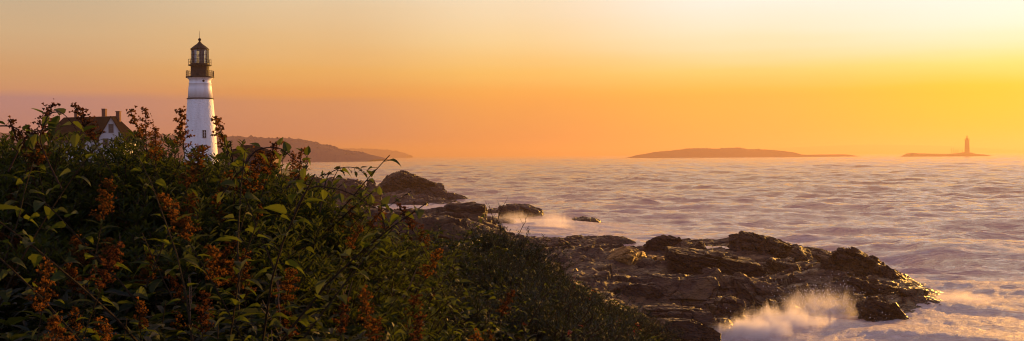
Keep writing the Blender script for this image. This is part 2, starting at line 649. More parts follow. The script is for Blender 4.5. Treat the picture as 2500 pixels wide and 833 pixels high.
# ------------------------------------------------------------------ rock
def rock_material(name, c_dark, c_mid, c_light, wet_z=0.7, scale=1.0, strata_rot=(0.35, 0.2, 0.5), ochre=0.24):
    t = NT(name)
    geo = t.n('ShaderNodeNewGeometry')
    m = t.n('ShaderNodeMapping'); t.l(geo.outputs['Position'], m.inputs[0])
    m.inputs['Rotation'].default_value = strata_rot
    m.inputs['Scale'].default_value = (0.45 * scale, 0.45 * scale, 1.9 * scale)
    m2 = t.n('ShaderNodeMapping'); t.l(geo.outputs['Position'], m2.inputs[0])
    m2.inputs['Scale'].default_value = (scale, scale, scale)
    s1 = t.noise(m.outputs[0], 1.3, 7, 0.66, 0.8)
    s2 = t.noise(m2.outputs[0], 0.6, 6, 0.6)
    s3 = t.noise(m.outputs[0], 9.0, 5, 0.7)
    col = t.ramp(s1, [(0.30, c_dark), (0.48, c_mid), (0.60, c_mid), (0.74, c_light)])
    col = t.mix(t.math('MULTIPLY', s3, 0.5), col, tuple(k * 0.45 for k in c_mid) + (1,))
    oc = t.ramp(s2, [(0.52, (0, 0, 0, 1)), (0.66, (1, 1, 1, 1))])
    oc = t.math('MULTIPLY', oc, ochre)
    col = t.mix(oc, col, (0.36, 0.19, 0.05, 1))
    sp = t.n('ShaderNodeSeparateXYZ'); t.l(geo.outputs['Position'], sp.inputs[0])
    zz = t.math('ADD', sp.outputs[2], t.math('MULTIPLY', t.math('SUBTRACT', s2, 0.5), 1.6))
    mr = t.n('ShaderNodeMapRange', interpolation_type='SMOOTHSTEP')
    t.l(zz, mr.inputs[0]); mr.inputs[1].default_value = wet_z * 0.4; mr.inputs[2].default_value = wet_z * 1.5
    mr.inputs[3].default_value = 1; mr.inputs[4].default_value = 0
    wet = mr.outputs[0]
    col = t.mix(wet, col, t.mix(0.5, col, (0.012, 0.008, 0.006, 1)))
    pud = t.math('MULTIPLY', t.ramp(s2, [(0.44, (0, 0, 0, 1)), (0.56, (1, 1, 1, 1))]), 0.25)
    rough = t.math('SUBTRACT', 0.74, t.math('ADD', t.math('MULTIPLY', wet, 0.28), pud))
    cr = t.n('ShaderNodeTexVoronoi', feature='DISTANCE_TO_EDGE'); cr.inputs['Scale'].default_value = 1.1
    wv = t.n('ShaderNodeVectorMath', operation='ADD'); t.l(m.outputs[0], wv.inputs[0])
    nz = t.n('ShaderNodeTexNoise'); nz.inputs['Scale'].default_value = 1.2; nz.inputs['Detail'].default_value = 4; t.l(m.outputs[0], nz.inputs['Vector'])
    t.l(nz.outputs['Color'], wv.inputs[1]); t.l(wv.outputs[0], cr.inputs['Vector'])
    crk = t.ramp(cr.outputs['Distance'], [(0.0, (0, 0, 0, 1)), (0.05, (1, 1, 1, 1))])
    col = t.mix(t.math('MULTIPLY', t.math('SUBTRACT', 1.0, crk), 0.6), col, (0.02, 0.012, 0.01, 1))
    b = t.bump(crk, 0.8, 0.10 / scale)
    b = t.bump(s1, 1.0, 0.45 / scale, b)
    b = t.bump(s3, 0.9, 0.09 / scale, b)
    return t.surf(t.principled(col, rough, b, spec=0.35))


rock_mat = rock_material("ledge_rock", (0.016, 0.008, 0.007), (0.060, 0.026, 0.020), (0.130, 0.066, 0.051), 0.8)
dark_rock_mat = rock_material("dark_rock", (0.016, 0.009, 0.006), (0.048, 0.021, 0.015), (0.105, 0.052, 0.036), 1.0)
sunlit_rock_mat = rock_material("sunlit_orange_rock", (0.06, 0.028, 0.012), (0.34, 0.16, 0.04), (0.55, 0.27, 0.06), 0.5, ochre=0.5)  # orange sunlight on the rib and fluted wall put into the base colour
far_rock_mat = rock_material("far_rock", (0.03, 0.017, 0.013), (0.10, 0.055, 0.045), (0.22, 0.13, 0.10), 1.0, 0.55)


def rbf(ctrl, X, Y, smoothing=0.15):
    """thin plate surface through control points (x, y, z)"""
    c = np.array(ctrl, dtype=float)
    n = len(c)
    sx = 10.0
    def phi(r2):
        return 0.5 * r2 * np.log(r2 + 1e-9)
    d2 = ((c[:, None, :2] - c[None, :, :2]) ** 2).sum(2) / sx ** 2
    A = np.zeros((n + 3, n + 3))
    A[:n, :n] = phi(d2) + np.eye(n) * smoothing
    A[:n, n] = 1; A[:n, n + 1:] = c[:, :2] / sx
    A[n, :n] = 1; A[n + 1:, :n] = (c[:, :2] / sx).T
    b = np.zeros(n + 3); b[:n] = c[:, 2]
    wgt = np.linalg.solve(A, b)
    out = wgt[n] + wgt[n + 1] * X / sx + wgt[n + 2] * Y / sx
    for i in range(n):
        r2 = ((X - c[i, 0]) ** 2 + (Y - c[i, 1]) ** 2) / sx ** 2
        out += wgt[i] * phi(r2)
    return out


def plates(X, Y, size, amp, tilt, seed, strike=0.4, elong=1.8):
    """fractured slabs: every cell is shifted and tipped on its own"""
    c, s = math.cos(strike), math.sin(strike)
    U = (X * c + Y * s) / (size * elong)
    V = (-X * s + Y * c) / size
    p = np.stack([U, V, np.zeros_like(U)], 1)
    wq = np.stack([fbm(p * 1.3, 3, seed + 1), fbm(p * 1.3 + 9, 3, seed + 2), np.zeros_like(U)], 1) * 0.35
    f1, f2, r, off = worley(p + wq, seed)
    h = amp * r[:, 0] + tilt * size * (off[:, 0] * (r[:, 1] * 0.6 + 0.5) + off[:, 1] * r[:, 2])
    gap = smooth(0.10, 0.0, f2 - f1)
    return h - gap * amp * 0.55


def rock_field(name, x0, x1, y0, y1, res, ctrl, mat, amps=(0.5, 0.2, 0.07), sizes=(5, 1.9, 0.6), seed=1, strike=0.4, floor=-1.6, fine=0.10, extra=None, tilts=(0.12, 0.22, 0.3), fade0=-0.6):
    nx = int((x1 - x0) / res) + 1
    ny = int((y1 - y0) / res) + 1
    xs = np.linspace(x0, x1, nx); ys = np.linspace(y0, y1, ny)
    YY, XX = np.meshgrid(ys, xs, indexing='ij')
    X, Y = XX.ravel(), YY.ravel()
    Z = rbf(ctrl, X, Y)
    if extra is not None:
        Z = extra(X, Y, Z)
    k = smooth(fade0 - 0.6, fade0 + 0.8, Z)
    for i, (a, s) in enumerate(zip(amps, sizes)):
        Z = Z + k * plates(X, Y, s, a, tilts[i], seed + i * 31, strike + 0.15 * i)
    P3 = np.stack([X, Y, Z], 1)
    Z = Z + fine * fbm(P3 * 1.4, 5, seed + 90, ridged=True, gain=0.6) * k
    edge = np.minimum(np.minimum(X - x0, x1 - X), np.minimum(Y - y0, y1 - Y))
    Z = np.where(edge < 1.5, Z - (1.5 - edge) * 1.2, Z)
    Z = np.maximum(Z, floor)
    jx = fbm(P3 * 1.1 + 5, 4, seed + 70) * res * 1.6 * k
    jy = fbm(P3 * 1.1 + 15, 4, seed + 71) * res * 1.6 * k
    me = grid_mesh(name, np.stack([X + jx, Y + jy, Z], 1), ny, nx, mat, smooth_=False)
    me.flip_normals()
    o = bpy.data.objects.new(name, me)
    COL.objects.link(o)
    return o


_cube_cache = {}


def cube_sphere(n):
    if n in _cube_cache:
        return _cube_cache[n]
    idx = {}
    vs, fs = [], []
    def vid(p):
        k = tuple(int(round(c * n)) for c in p)
        if k not in idx:
            idx[k] = len(vs)
            vs.append([c * 2 - 1 for c in p])
        return idx[k]
    for ax in range(3):
        for sd in (0, 1):
            for i in range(n):
                for j in range(n):
                    q = []
                    for (a, b) in ((i, j), (i + 1, j), (i + 1, j + 1), (i, j + 1)):
                        p = [0, 0, 0]
                        p[ax] = sd; p[(ax + 1) % 3] = a / n; p[(ax + 2) % 3] = b / n
                        q.append(vid(p))
                    fs.append(q if sd else q[::-1])
    _cube_cache[n] = (np.array(vs, dtype=float), fs)
    return _cube_cache[n]


def boulder(name, center, size, rz=0.0, seed=0, n=34, boxy=3.2, cuts=(), ncut=5, rough=0.12, mat=None, label=None, cat='rock', tilt=(0, 0), parent=None, chunk=0.10):
    """center: middle of the rock; size: full extents; cuts: (nx,ny,nz,offset) in the rock's own frame scaled to -1..1"""
    v, fs = cube_sphere(n)
    v = v.copy()
    # superellipsoid: 2 = ball, high = box
    l = (np.abs(v) ** boxy).sum(1) ** (1 / boxy)
    v = v / l[:, None]
    rg = np.random.default_rng(seed)
    pl = [(*c,) for c in cuts]
    for _ in range(ncut):
        q = rg.normal(size=3); q /= np.linalg.norm(q)
        q[2] = abs(q[2]) * 0.8
        pl.append((q[0], q[1], q[2], rg.uniform(0.62, 0.92)))
    for a, b, c, o in pl:
        nn = np.array([a, b, c], float); nn /= np.linalg.norm(nn)
        dd = v @ nn - o
        v = v - np.outer(np.maximum(dd, 0), nn)
    S = np.array(size) / 2
    w_ = v * S
    nrm = v / (np.linalg.norm(v, axis=1)[:, None] + 1e-6)
    sc = max(size)
    mn = min(size)
    rt = np.array(Matrix.Rotation(0.5, 3, 'X') @ Matrix.Rotation(0.3, 3, 'Y'))
    q = (w_ @ rt) * np.array([0.6, 0.6, 1.6])
    f1, f2, r, off = worley(q * (1.5 / (mn ** 0.5 + 0.2)) + seed * 3.1, seed)
    disp = chunk * mn * r[:, 0] - smooth(0.08, 0, f2 - f1) * 0.05 * mn
    f1, f2, r, off = worley(q * 3.2 + seed, seed + 3)
    disp += 0.4 * chunk * mn * r[:, 0]
    disp += rough * mn * 0.5 * fbm(q * 2.2 + seed, 5, seed, gain=0.6, ridged=True)
    disp += rough * mn * 0.9 * fbm(w_ * 0.8 + seed, 3, seed + 50)
    w_ = w_ + nrm * disp[:, None]
    me = bpy.data.meshes.new(name)
    me.from_pydata(w_.tolist(), [], fs)
    me.materials.append(mat or rock_mat)
    me.polygons.foreach_set('use_smooth', [False] * len(fs))
    o = bpy.data.objects.new(name, me)
    o.location = center
    o.rotation_euler = (tilt[0], tilt[1], rz)
    COL.objects.link(o)
    if parent is None:
        tag(o, label, cat)
    else:
        o.parent = parent
    return o


def C(px, py, z=None, d=None):
    p = PZ(px, py, z) if d is None else P(px, py, d)
    return (p.x, p.y, p.z)


# ---- the near ledge: heights read off the photograph as (px, py, height)
ctrl = [
    C(1250, 620, 1.4), C(1320, 612, 1.5), C(1400, 600, 1.9), C(1480, 612, 1.6), C(1580, 614, 1.4), C(1660, 618, 1.3), C(1740, 616, 1.1), C(1800, 622, 0.8),
    C(1300, 680, 2.2), C(1390, 660, 2.0), C(1450, 650, 1.9), C(1530, 640, 1.75), C(1600, 640, 1.3),
    C(1380, 720, 2.2), C(1480, 700, 1.9), C(1500, 672, 1.75),
    C(1575, 690, 0.95), C(1640, 684, 0.95), C(1720, 686, 0.95), C(1820, 690, 0.9), C(1870, 700, 0.5),
    C(1500, 800, 1.7), C(1560, 740, 1.4), C(1600, 730, 0.95), C(1650, 750, 0.85), C(1560, 790, 1.2), C(1620, 790, 0.5), C(1680, 790, 0.1),
    C(1760, 730, 0.85), C(1840, 720, 0.95), C(1900, 745, 0.55), C(1940, 768, 0.15), C(1820, 790, -0.1), C(1740, 800, -0.2),
    C(1920, 690, 0.55), C(1990, 700, 0.35), C(1960, 730, 0.15), C(2000, 760, -0.1),
    C(2060, 700, 0.5), C(2130, 690, 0.9), C(2200, 700, 0.7), C(2250, 740, 0.25), C(2150, 740, 0.2), C(2220, 790, 0.05), C(2300, 790, -0.15),
    C(2000, 670, -0.5), C(1965, 660, -0.3), C(2040, 650, 0.2), C(2120, 660, 1.0), C(2180, 680, 0.8),
    C(1880, 630, 0.5), C(1930, 640, 0.5), C(1700, 600, -1.3), C(1580, 590, -1.3), C(1450, 585, -1.3), C(1320, 580, -1.2), C(1200, 575, -0.8),
    C(1850, 600, -1.2), C(1950, 612, -1.0), C(2080, 622, -0.8), C(2200, 640, -1.0), C(2300, 690, -1.1), C(2400, 760, -1.4), C(2400, 830, -1.4),
    C(2300, 833, -1.2), C(2100, 833, -1.0), C(1900, 833, -1.1), C(1780, 833, -1.0), C(1650, 820, 0.1), C(1500, 860, 1.6), C(1350, 800, 3.0), C(1200, 700, 3.4),
    C(1640, 870, -0.2), C(1800, 900, -1.4), C(2200, 880, -1.5), C(1150, 620, 1.9),
]
o = rock_field("rock_ledge", -6, 38, 42, 108, 0.13, ctrl, rock_mat, amps=(0.42, 0.13, 0.03), sizes=(5.5, 2.2, 0.7), seed=5, strike=0.5, fine=0.09)
tag(o, kind='structure')

k = 0
def rk(px, py, d, size, seed, label, rz=0.0, **kw):
    """rock standing at (px, py of its middle) d metres out"""
    return boulder("boulder" if max(size) < 2.2 else "rock_outcrop", P(px, py, d), size, R(rz), seed, label=label, **kw)


# skyline of the ledge, left to right
rk(1358, 602, 86, (2.9, 3.0, 1.4), 3, "low rounded brown rock at the left end of the ledge, beside the dark bushes", rz=10, boxy=2.6)
rk(1408, 600, 87, (2.6, 2.4, 1.6), 14, "domed rock right of the low rounded one on the left end of the ledge", rz=-15, boxy=2.5)
rk(1438, 596, 88, (2.2, 1.6, 1.55), 21, "dark pointed boulder standing on the skyline of the ledge", cuts=((0.75, 0, 0.7, 0.38), (-0.8, 0, 0.65, 0.36)), ncut=2, boxy=4)
rk(1478, 606, 86, (2.2, 1.5, 0.8), 25, "small low boulder trailing right of the dark pointed one on the ledge", rz=8)
rk(1622, 602, 82, (2.7, 2.2, 1.55), 31, "square blocky boulder with a flat top beside the sea, in the middle of the ledge", rz=5, boxy=6, ncut=2, chunk=0.14)
rk(1668, 608, 80, (1.9, 2.0, 1.0), 35, "low rough boulder between the square block and the small pyramid rock", rz=-10, boxy=4)
rk(1706, 604, 80, (1.75, 1.5, 1.35), 39, "small pyramid shaped boulder with an orange lit right side on the ledge", cuts=((0.85, -0.1, 0.55, 0.42), (-0.75, 0, 0.65, 0.5)), ncut=2, boxy=3.5)
# the long dark block with its shaded face
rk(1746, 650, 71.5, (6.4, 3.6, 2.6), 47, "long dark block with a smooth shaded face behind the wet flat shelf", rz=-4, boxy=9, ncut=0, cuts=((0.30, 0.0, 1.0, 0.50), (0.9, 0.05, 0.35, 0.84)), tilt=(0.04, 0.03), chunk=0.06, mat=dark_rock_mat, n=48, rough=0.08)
rk(1606, 654, 74.5, (2.2, 2.2, 1.3), 52, "fluted rock wall catching orange light left of the long dark block", rz=28, boxy=6, ncut=3, chunk=0.12, mat=sunlit_rock_mat)
rk(1522, 652, 70.5, (2.2, 3.6, 2.0), 55, "upright rock rib with a bright orange sunlit face in the middle of the ledge", rz=-24, boxy=8, ncut=0, chunk=0.10, cuts=((-0.3, -0.2, 0.9, 0.85),), mat=sunlit_rock_mat)
# big flat topped rock
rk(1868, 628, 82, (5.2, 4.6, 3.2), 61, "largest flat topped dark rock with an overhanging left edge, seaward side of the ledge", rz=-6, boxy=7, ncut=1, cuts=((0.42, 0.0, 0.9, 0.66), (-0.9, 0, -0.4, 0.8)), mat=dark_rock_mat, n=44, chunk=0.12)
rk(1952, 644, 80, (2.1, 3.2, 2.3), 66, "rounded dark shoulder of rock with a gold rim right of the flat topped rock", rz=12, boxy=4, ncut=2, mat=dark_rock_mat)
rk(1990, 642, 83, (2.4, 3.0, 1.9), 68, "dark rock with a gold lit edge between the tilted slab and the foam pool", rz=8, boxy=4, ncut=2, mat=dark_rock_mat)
rk(2028, 650, 81, (3.4, 1.8, 1.2), 71, "tilted orange slab sloping down to the foam pool, left of the jagged rock", rz=-30, boxy=6, ncut=1, tilt=(0.2, 0.42))
rk(2060, 631, 88, (1.8, 1.8, 1.3), 73, "small dark rock peeping out behind the jagged rock", boxy=4, mat=dark_rock_mat)
rk(1912, 662, 73.5, (2.5, 2.0, 1.5), 77, "knobbly dark rock with a glowing right edge in front of the flat topped rock", rz=10, boxy=3, ncut=3, mat=dark_rock_mat, chunk=0.14)
rk(1868, 674, 72.5, (1.7, 1.7, 1.0), 79, "rough dark rock at the right foot of the long dark block", rz=-20, boxy=3, mat=dark_rock_mat, chunk=0.14)
rk(1960, 690, 70, (3.8, 2.6, 0.9), 83, "broad low rock with rough tongue pointing into the foam pool", rz=-18, boxy=3.5, ncut=3, chunk=0.14)
# the jagged rock at the point
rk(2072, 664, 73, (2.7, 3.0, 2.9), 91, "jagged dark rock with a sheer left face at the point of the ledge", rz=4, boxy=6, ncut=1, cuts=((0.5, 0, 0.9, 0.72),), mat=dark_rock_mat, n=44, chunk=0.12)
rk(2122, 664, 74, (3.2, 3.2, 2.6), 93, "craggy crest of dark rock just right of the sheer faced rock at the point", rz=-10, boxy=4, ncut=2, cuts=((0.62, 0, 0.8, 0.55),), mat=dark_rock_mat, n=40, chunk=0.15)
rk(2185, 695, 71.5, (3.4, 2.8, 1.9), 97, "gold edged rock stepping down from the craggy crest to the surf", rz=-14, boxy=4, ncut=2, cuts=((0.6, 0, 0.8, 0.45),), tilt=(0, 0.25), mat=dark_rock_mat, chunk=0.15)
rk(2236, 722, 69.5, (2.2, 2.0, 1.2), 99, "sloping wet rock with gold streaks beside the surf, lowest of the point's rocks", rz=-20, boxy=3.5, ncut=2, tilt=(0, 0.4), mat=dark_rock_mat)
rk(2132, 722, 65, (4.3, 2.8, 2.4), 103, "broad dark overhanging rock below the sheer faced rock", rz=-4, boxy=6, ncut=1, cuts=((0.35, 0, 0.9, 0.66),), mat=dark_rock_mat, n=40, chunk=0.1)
rk(2040, 722, 64, (2.6, 2.2, 1.3), 107, "rounded rust brown rock with water running off it, above the white spray", rz=10, boxy=3, ncut=3)
rk(2150, 770, 57.5, (2.2, 1.8, 1.9), 111, "single dark boulder with bright gold streaks on its right, standing in the surf", rz=6, boxy=4, ncut=2, cuts=((0.7, -0.1, 0.6, 0.72),), mat=dark_rock_mat, chunk=0.13)
rk(2262, 764, 62, (3.8, 3.8, 1.7), 117, "wide low wet rock with water sheeting off it at the ledge's right end", rz=-20, boxy=2.6, ncut=3, tilt=(0, 0.15))
rk(2205, 742, 63.5, (2.4, 2.2, 1.9), 119, "dark rock between the broad overhanging rock and the low wet rock of the point", rz=14, boxy=3.5, ncut=3, mat=dark_rock_mat)
rk(2070, 752, 60.5, (2.4, 2.0, 1.5), 120, "rust brown rock half buried in spray left of the single dark boulder", rz=-14, boxy=3.2, ncut=3)
rk(1985, 738, 63, (3.2, 2.6, 1.7), 121, "craggy brown rock between the foam pool and the white spray", rz=20, boxy=3.2, ncut=4, chunk=0.14)
# the near slope
rk(1790, 726, 61.5, (4.6, 4.0, 2.5), 123, "rounded near rock with cracked lavender brown top above the spray", rz=12, boxy=7, ncut=2, cuts=((0.15, -0.75, 0.65, 0.60), (0.6, -0.3, 0.7, 0.8)), n=56, chunk=0.10, tilt=(0.05, 0.08))
rk(1868, 742, 61, (4.2, 3.4, 2.0), 127, "long shouldered rock sloping right into the white spray", rz=-18, boxy=6, ncut=1, cuts=((0.5, -0.45, 0.7, 0.55),), tilt=(0, 0.2), n=56, chunk=0.10)
rk(1752, 765, 56.5, (2.2, 2.2, 1.6), 131, "brown boulder leaning under the near rounded rock", rz=34, boxy=6, ncut=3, chunk=0.12)
rk(1642, 728, 60.5, (4.8, 4.2, 2.1), 137, "cracked slab face below the wet flat shelf", rz=-8, boxy=8, ncut=1, cuts=((-0.05, -0.75, 0.65, 0.66),), n=56, chunk=0.06)
rk(1560, 722, 60, (1.8, 2.0, 1.3), 139, "small upright rock with an orange lit edge beside the cracked slab", rz=25, boxy=5, ncut=2)
rk(1618, 782, 53, (3.2, 2.4, 1.2), 143, "low wet slab with a bright gleam on top, near the bottom bushes", rz=-12, boxy=7, ncut=2, chunk=0.10, n=44)
rk(1700, 792, 52.5, (1.8, 1.7, 1.2), 149, "brown boulder beside the white spray at the foot of the slope", rz=12, boxy=6, ncut=4)
rk(1755, 800, 52.5, (1.3, 1.2, 0.75), 151, "smallest brown boulder, half in the white spray", rz=-12, boxy=3.2, ncut=4)
rk(1668, 820, 49.5, (3.3, 2.0, 1.3), 157, "black wet boulder at the bottom edge beside the bushes", rz=-8, boxy=6, ncut=3, mat=dark_rock_mat)
rk(1380, 690, 72, (6.0, 4.6, 2.6), 163, "broad brown bluff rising behind the low dark bushes", rz=10, boxy=7, ncut=3, n=56, chunk=0.08, cuts=((0.3, -0.5, 0.8, 0.72),))
rk(1462, 668, 74, (4.0, 3.6, 1.9), 167, "rounded brown rock sloping toward the orange sunlit rib", rz=-8, boxy=6, ncut=2, n=48, chunk=0.08)
rk(1500, 722, 66, (4.2, 3.4, 1.8), 169, "brown rock ridge just above the low dark bushes, left of the cracked slab", rz=-8, boxy=7, ncut=2, n=48, chunk=0.08, cuts=((0.1, -0.7, 0.7, 0.65),))

# ---- middle distance
ctrl = [C(930, 470, d=205), C(985, 460, d=206), C(1045, 468, d=206), C(1085, 482, d=206), C(1130, 494, d=204), C(1160, 503, d=203),
        (-24, 195, 1.2), (-17, 192, .9), (-10, 196, 0.2), (-28, 186, -0.6), (-20, 182, -1.2), (-8, 186, -1.3), (-2, 200, -1.4),
        (-31, 225, 0.5), (-20, 226, 0.2), (-8, 222, -0.8), (-38, 205, 0.2), (-20, 240, -1.5), (-5, 235, -1.5), (-40, 240, -1.5), (-26, 178, -1.4), (-40, 180, -1)]
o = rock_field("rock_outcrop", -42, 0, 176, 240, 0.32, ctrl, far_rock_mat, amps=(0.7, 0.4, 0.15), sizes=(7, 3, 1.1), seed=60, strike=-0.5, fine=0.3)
tag(o, "long rocky spit running down to the sea below the dark dome", 'rock')
rk(985, 455, 208, (12.5, 9, 6.4), 203, "big dark domed rock rising above the spit in the middle distance", rz=4, boxy=2.7, ncut=3, mat=dark_rock_mat, n=60, cuts=((-0.1, 0, 1, 0.82), (0.55, 0, 0.85, 0.66), (-0.75, -0.1, 0.66, 0.74)), chunk=0.05, rough=0.07)
rk(906, 447, 205, (1.5, 1.4, 1.5), 207, "tiny round boulder perched left of the big dark domed rock", boxy=3)
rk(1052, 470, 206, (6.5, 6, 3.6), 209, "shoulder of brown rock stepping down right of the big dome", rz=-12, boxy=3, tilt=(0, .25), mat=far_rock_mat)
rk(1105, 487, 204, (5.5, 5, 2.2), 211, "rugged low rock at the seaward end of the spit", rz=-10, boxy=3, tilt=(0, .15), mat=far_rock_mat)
# shore left of the dome, under the headland
ctrl = [(-44, 190, 5.2), (-38, 185, 4.6), (-34, 180, 4.2), (-31, 185, 3.4), (-28, 180, 2.0), (-26, 176, 0.4), (-23, 172, -1), (-36, 170, 3.2), (-30, 166, 1.6), (-26, 160, 0.2), (-21, 160, -1.2),
        (-48, 175, 5.6), (-50, 150, 5.0), (-40, 150, 3.2), (-30, 150, 0.9), (-22, 148, -1), (-34, 135, 2.4), (-26, 138, 0.5), (-18, 135, -1.2), (-48, 205, 4.8), (-40, 200, 3.4), (-35, 200, 1.0), (-32, 196, -.6), (-30, 205, -1.4), (-44, 215, 1.5), (-40, 222, -1.4), (-58, 180, 6.2), (-58, 140, 6), (-40, 125, 4), (-25, 122, 0.8), (-16, 122, -1)]
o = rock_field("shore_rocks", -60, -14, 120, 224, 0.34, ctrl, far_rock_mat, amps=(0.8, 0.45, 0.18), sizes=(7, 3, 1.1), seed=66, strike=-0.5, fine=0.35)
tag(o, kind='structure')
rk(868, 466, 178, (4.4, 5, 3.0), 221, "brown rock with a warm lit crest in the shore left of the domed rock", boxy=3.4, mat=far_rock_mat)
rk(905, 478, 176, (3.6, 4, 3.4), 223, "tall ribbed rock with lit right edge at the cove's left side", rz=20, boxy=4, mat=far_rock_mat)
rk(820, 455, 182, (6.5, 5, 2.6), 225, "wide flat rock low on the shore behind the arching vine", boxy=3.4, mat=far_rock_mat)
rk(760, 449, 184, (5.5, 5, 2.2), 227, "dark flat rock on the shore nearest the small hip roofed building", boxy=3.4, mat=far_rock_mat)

# slab that crosses in front of the cove
ctrl = [C(940, 522, d=112), C(1000, 520, d=112), C(1040, 518, d=114), C(1080, 512, d=116), C(1120, 504, d=117), C(1160, 504, d=117), C(1060, 540, d=105), C(1130, 535, d=107), C(960, 545, d=104), C(1000, 570, d=96), C(1100, 570, d=97),
        C(1170, 530, d=114), (-2, 116, 1.2), (-1, 110, .6), (0, 120, -0.6), (2, 112, -1), (-8, 128, -0.8), (-16, 128, 0.2), (-3, 126, -1.3), (1, 100, 0.4), (4, 104, -1), (-24, 118, 2.5), (-26, 100, 4), (-10, 90, 4), (0, 90, 2.4), (5, 92, 0.4)]
o = rock_field("rock_outcrop", -28, 6, 88, 130, 0.22, ctrl, dark_rock_mat, amps=(0.35, 0.2, 0.08), sizes=(6, 2.2, 0.8), seed=75, strike=0.1, fine=0.16)
tag(o, "long dark slab of rock just behind the leafy bayberry bushes", 'rock')
rk(1135, 517, 116, (4.4, 4, 1.6), 229, "blunt dark end block of the slab behind the bayberry bushes", boxy=6, ncut=2, mat=dark_rock_mat)
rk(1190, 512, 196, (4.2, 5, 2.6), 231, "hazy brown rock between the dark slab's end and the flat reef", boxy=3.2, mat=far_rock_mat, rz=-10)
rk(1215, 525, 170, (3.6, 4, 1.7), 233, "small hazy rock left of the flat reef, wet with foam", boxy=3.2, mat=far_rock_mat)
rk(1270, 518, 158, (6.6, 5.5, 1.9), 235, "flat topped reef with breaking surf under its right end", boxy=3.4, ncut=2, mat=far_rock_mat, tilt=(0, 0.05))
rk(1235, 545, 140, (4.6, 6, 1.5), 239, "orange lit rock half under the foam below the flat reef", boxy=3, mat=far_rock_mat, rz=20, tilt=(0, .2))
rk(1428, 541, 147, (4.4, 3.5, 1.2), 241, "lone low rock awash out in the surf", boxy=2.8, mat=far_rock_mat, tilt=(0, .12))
# ------------------------------------------------------------------ headland
def headland_h(X, Y):
    t_ = smooth(-36, -64, X)
    z = -2.0 + 7.6 * smooth(-30, -44, X + 0.05 * (Y - 180)) + 2.6 * t_
    z *= 1.0
    z = z * smooth(300, 215, Y) - 2.0 * (1 - smooth(300, 215, Y))
    P3 = np.stack([X, Y, X * 0], 1)
    return z + 0.35 * fbm(P3 / 9.0, 4, 12)


grass_t = NT("headland_turf")
co = grass_t.coords('Object')
n = grass_t.noise(co, 0.3, 6, 0.65)
turf = grass_t.surf(grass_t.principled(grass_t.ramp(n, [(0.3, (0.025, 0.028, 0.010)), (0.6, (0.05, 0.05, 0.018)), (0.8, (0.09, 0.07, 0.03))]), 0.9, grass_t.bump(grass_t.noise(co, 4, 5), 0.6, 0.2)))
xs = np.linspace(-190, -24, 150); ys = np.linspace(34, 305, 200)
YY, XX = np.meshgrid(ys, xs, indexing='ij')
Zh = headland_h(XX.ravel(), YY.ravel())
me = grid_mesh("headland_ground", np.stack([XX.ravel(), YY.ravel(), Zh], 1), 200, 150, turf)
me.flip_normals()
o = bpy.data.objects.new("headland_ground", me); COL.objects.link(o)
tag(o, kind='structure')


def hh(x, y):
    return float(headland_h(np.array([float(x)]), np.array([float(y)]))[0])


# ------------------------------------------------------------------ the white lighthouse
def stone_paint():
    t = NT("white_painted_rubble")
    co = t.coords('Object')
    v = t.n('ShaderNodeTexVoronoi'); v.inputs['Scale'].default_value = 3.2; t.l(co, v.inputs['Vector'])
    n = t.noise(co, 6, 5, 0.6)
    n2 = t.noise(t.coords('Object', (1, 1, 0.25)), 1.2, 5, 0.6)
    col = t.mix(t.ramp(n2, [(0.45, (0, 0, 0, 1)), (0.8, (1, 1, 1, 1))]), (0.86, 0.86, 0.86, 1), (0.68, 0.65, 0.63, 1))
    b = t.bump(v.outputs['Distance'], 0.6, 0.10)
    b = t.bump(n, 0.6, 0.04, b)
    return t.surf(t.principled(col, 0.6, b))


def brick_paint():
    t = NT("white_painted_brick")
    co = t.coords('Object')
    n = t.noise(co, 5, 5, 0.6)
    n2 = t.noise(t.coords('Object', (1, 1, 0.2)), 1.5, 5, 0.6)
    col = t.mix(t.ramp(n2, [(0.45, (0, 0, 0, 1)), (0.8, (1, 1, 1, 1))]), (0.87, 0.87, 0.87, 1), (0.70, 0.66, 0.64, 1))
    return t.surf(t.principled(col, 0.55, t.bump(n, 0.5, 0.02)))


white_rubble = stone_paint()
white_brick = brick_paint()
iron = simple("black_painted_iron", (0.012, 0.010, 0.010), (0.03, 0.02, 0.016), 0.65, 2.0, 0.2, 0.01, spec=0.25)
iron_rust = simple("dark_iron_brown", (0.010, 0.006, 0.005), (0.026, 0.012, 0.008), 0.75, 1.5, 0.3, 0.02)

t = NT("lantern_glass")
g = t.n('ShaderNodeBsdfGlossy'); g.inputs['Roughness'].default_value = 0.03; g.inputs['Color'].default_value = (0.9, 0.9, 0.95, 1)
tr = t.n('ShaderNodeBsdfTransparent'); tr.inputs['Color'].default_value = (0.9, 0.93, 0.92, 1)
lw = t.n('ShaderNodeFresnel'); lw.inputs['IOR'].default_value = 1.5
mx = t.n('ShaderNodeMixShader'); t.l(lw.outputs[0], mx.inputs[0]); t.l(tr.outputs[0], mx.inputs[1]); t.l(g.outputs[0], mx.inputs[2])
glass_mat = t.surf(mx.outputs[0])
t = NT("amber_lens")
b = t.n('ShaderNodeBsdfPrincipled'); b.inputs['Base Color'].default_value = (0.9, 0.85, 0.7, 1); b.inputs['Transmission Weight'].default_value = 0.7; b.inputs['Roughness'].default_value = 0.15
lens_mat = t.surf(b.outputs[0])
sky_reflection_mat = simple("pale_sky_reflection", (0.80, 0.80, 0.84), (0.72, 0.72, 0.76), 0.8)  # pale sky reflection of the left panes, put into a panel's colour
amber_mat = NT("amber_sky_panel")  # yellow sky seen through the right panes, carried by an added panel
_b = amber_mat.n('ShaderNodeBsdfTranslucent'); _b.inputs['Color'].default_value = (0.9, 0.7, 0.25, 1)
_d = amber_mat.n('ShaderNodeBsdfDiffuse'); _d.inputs['Color'].default_value = (0.9, 0.65, 0.2, 1)
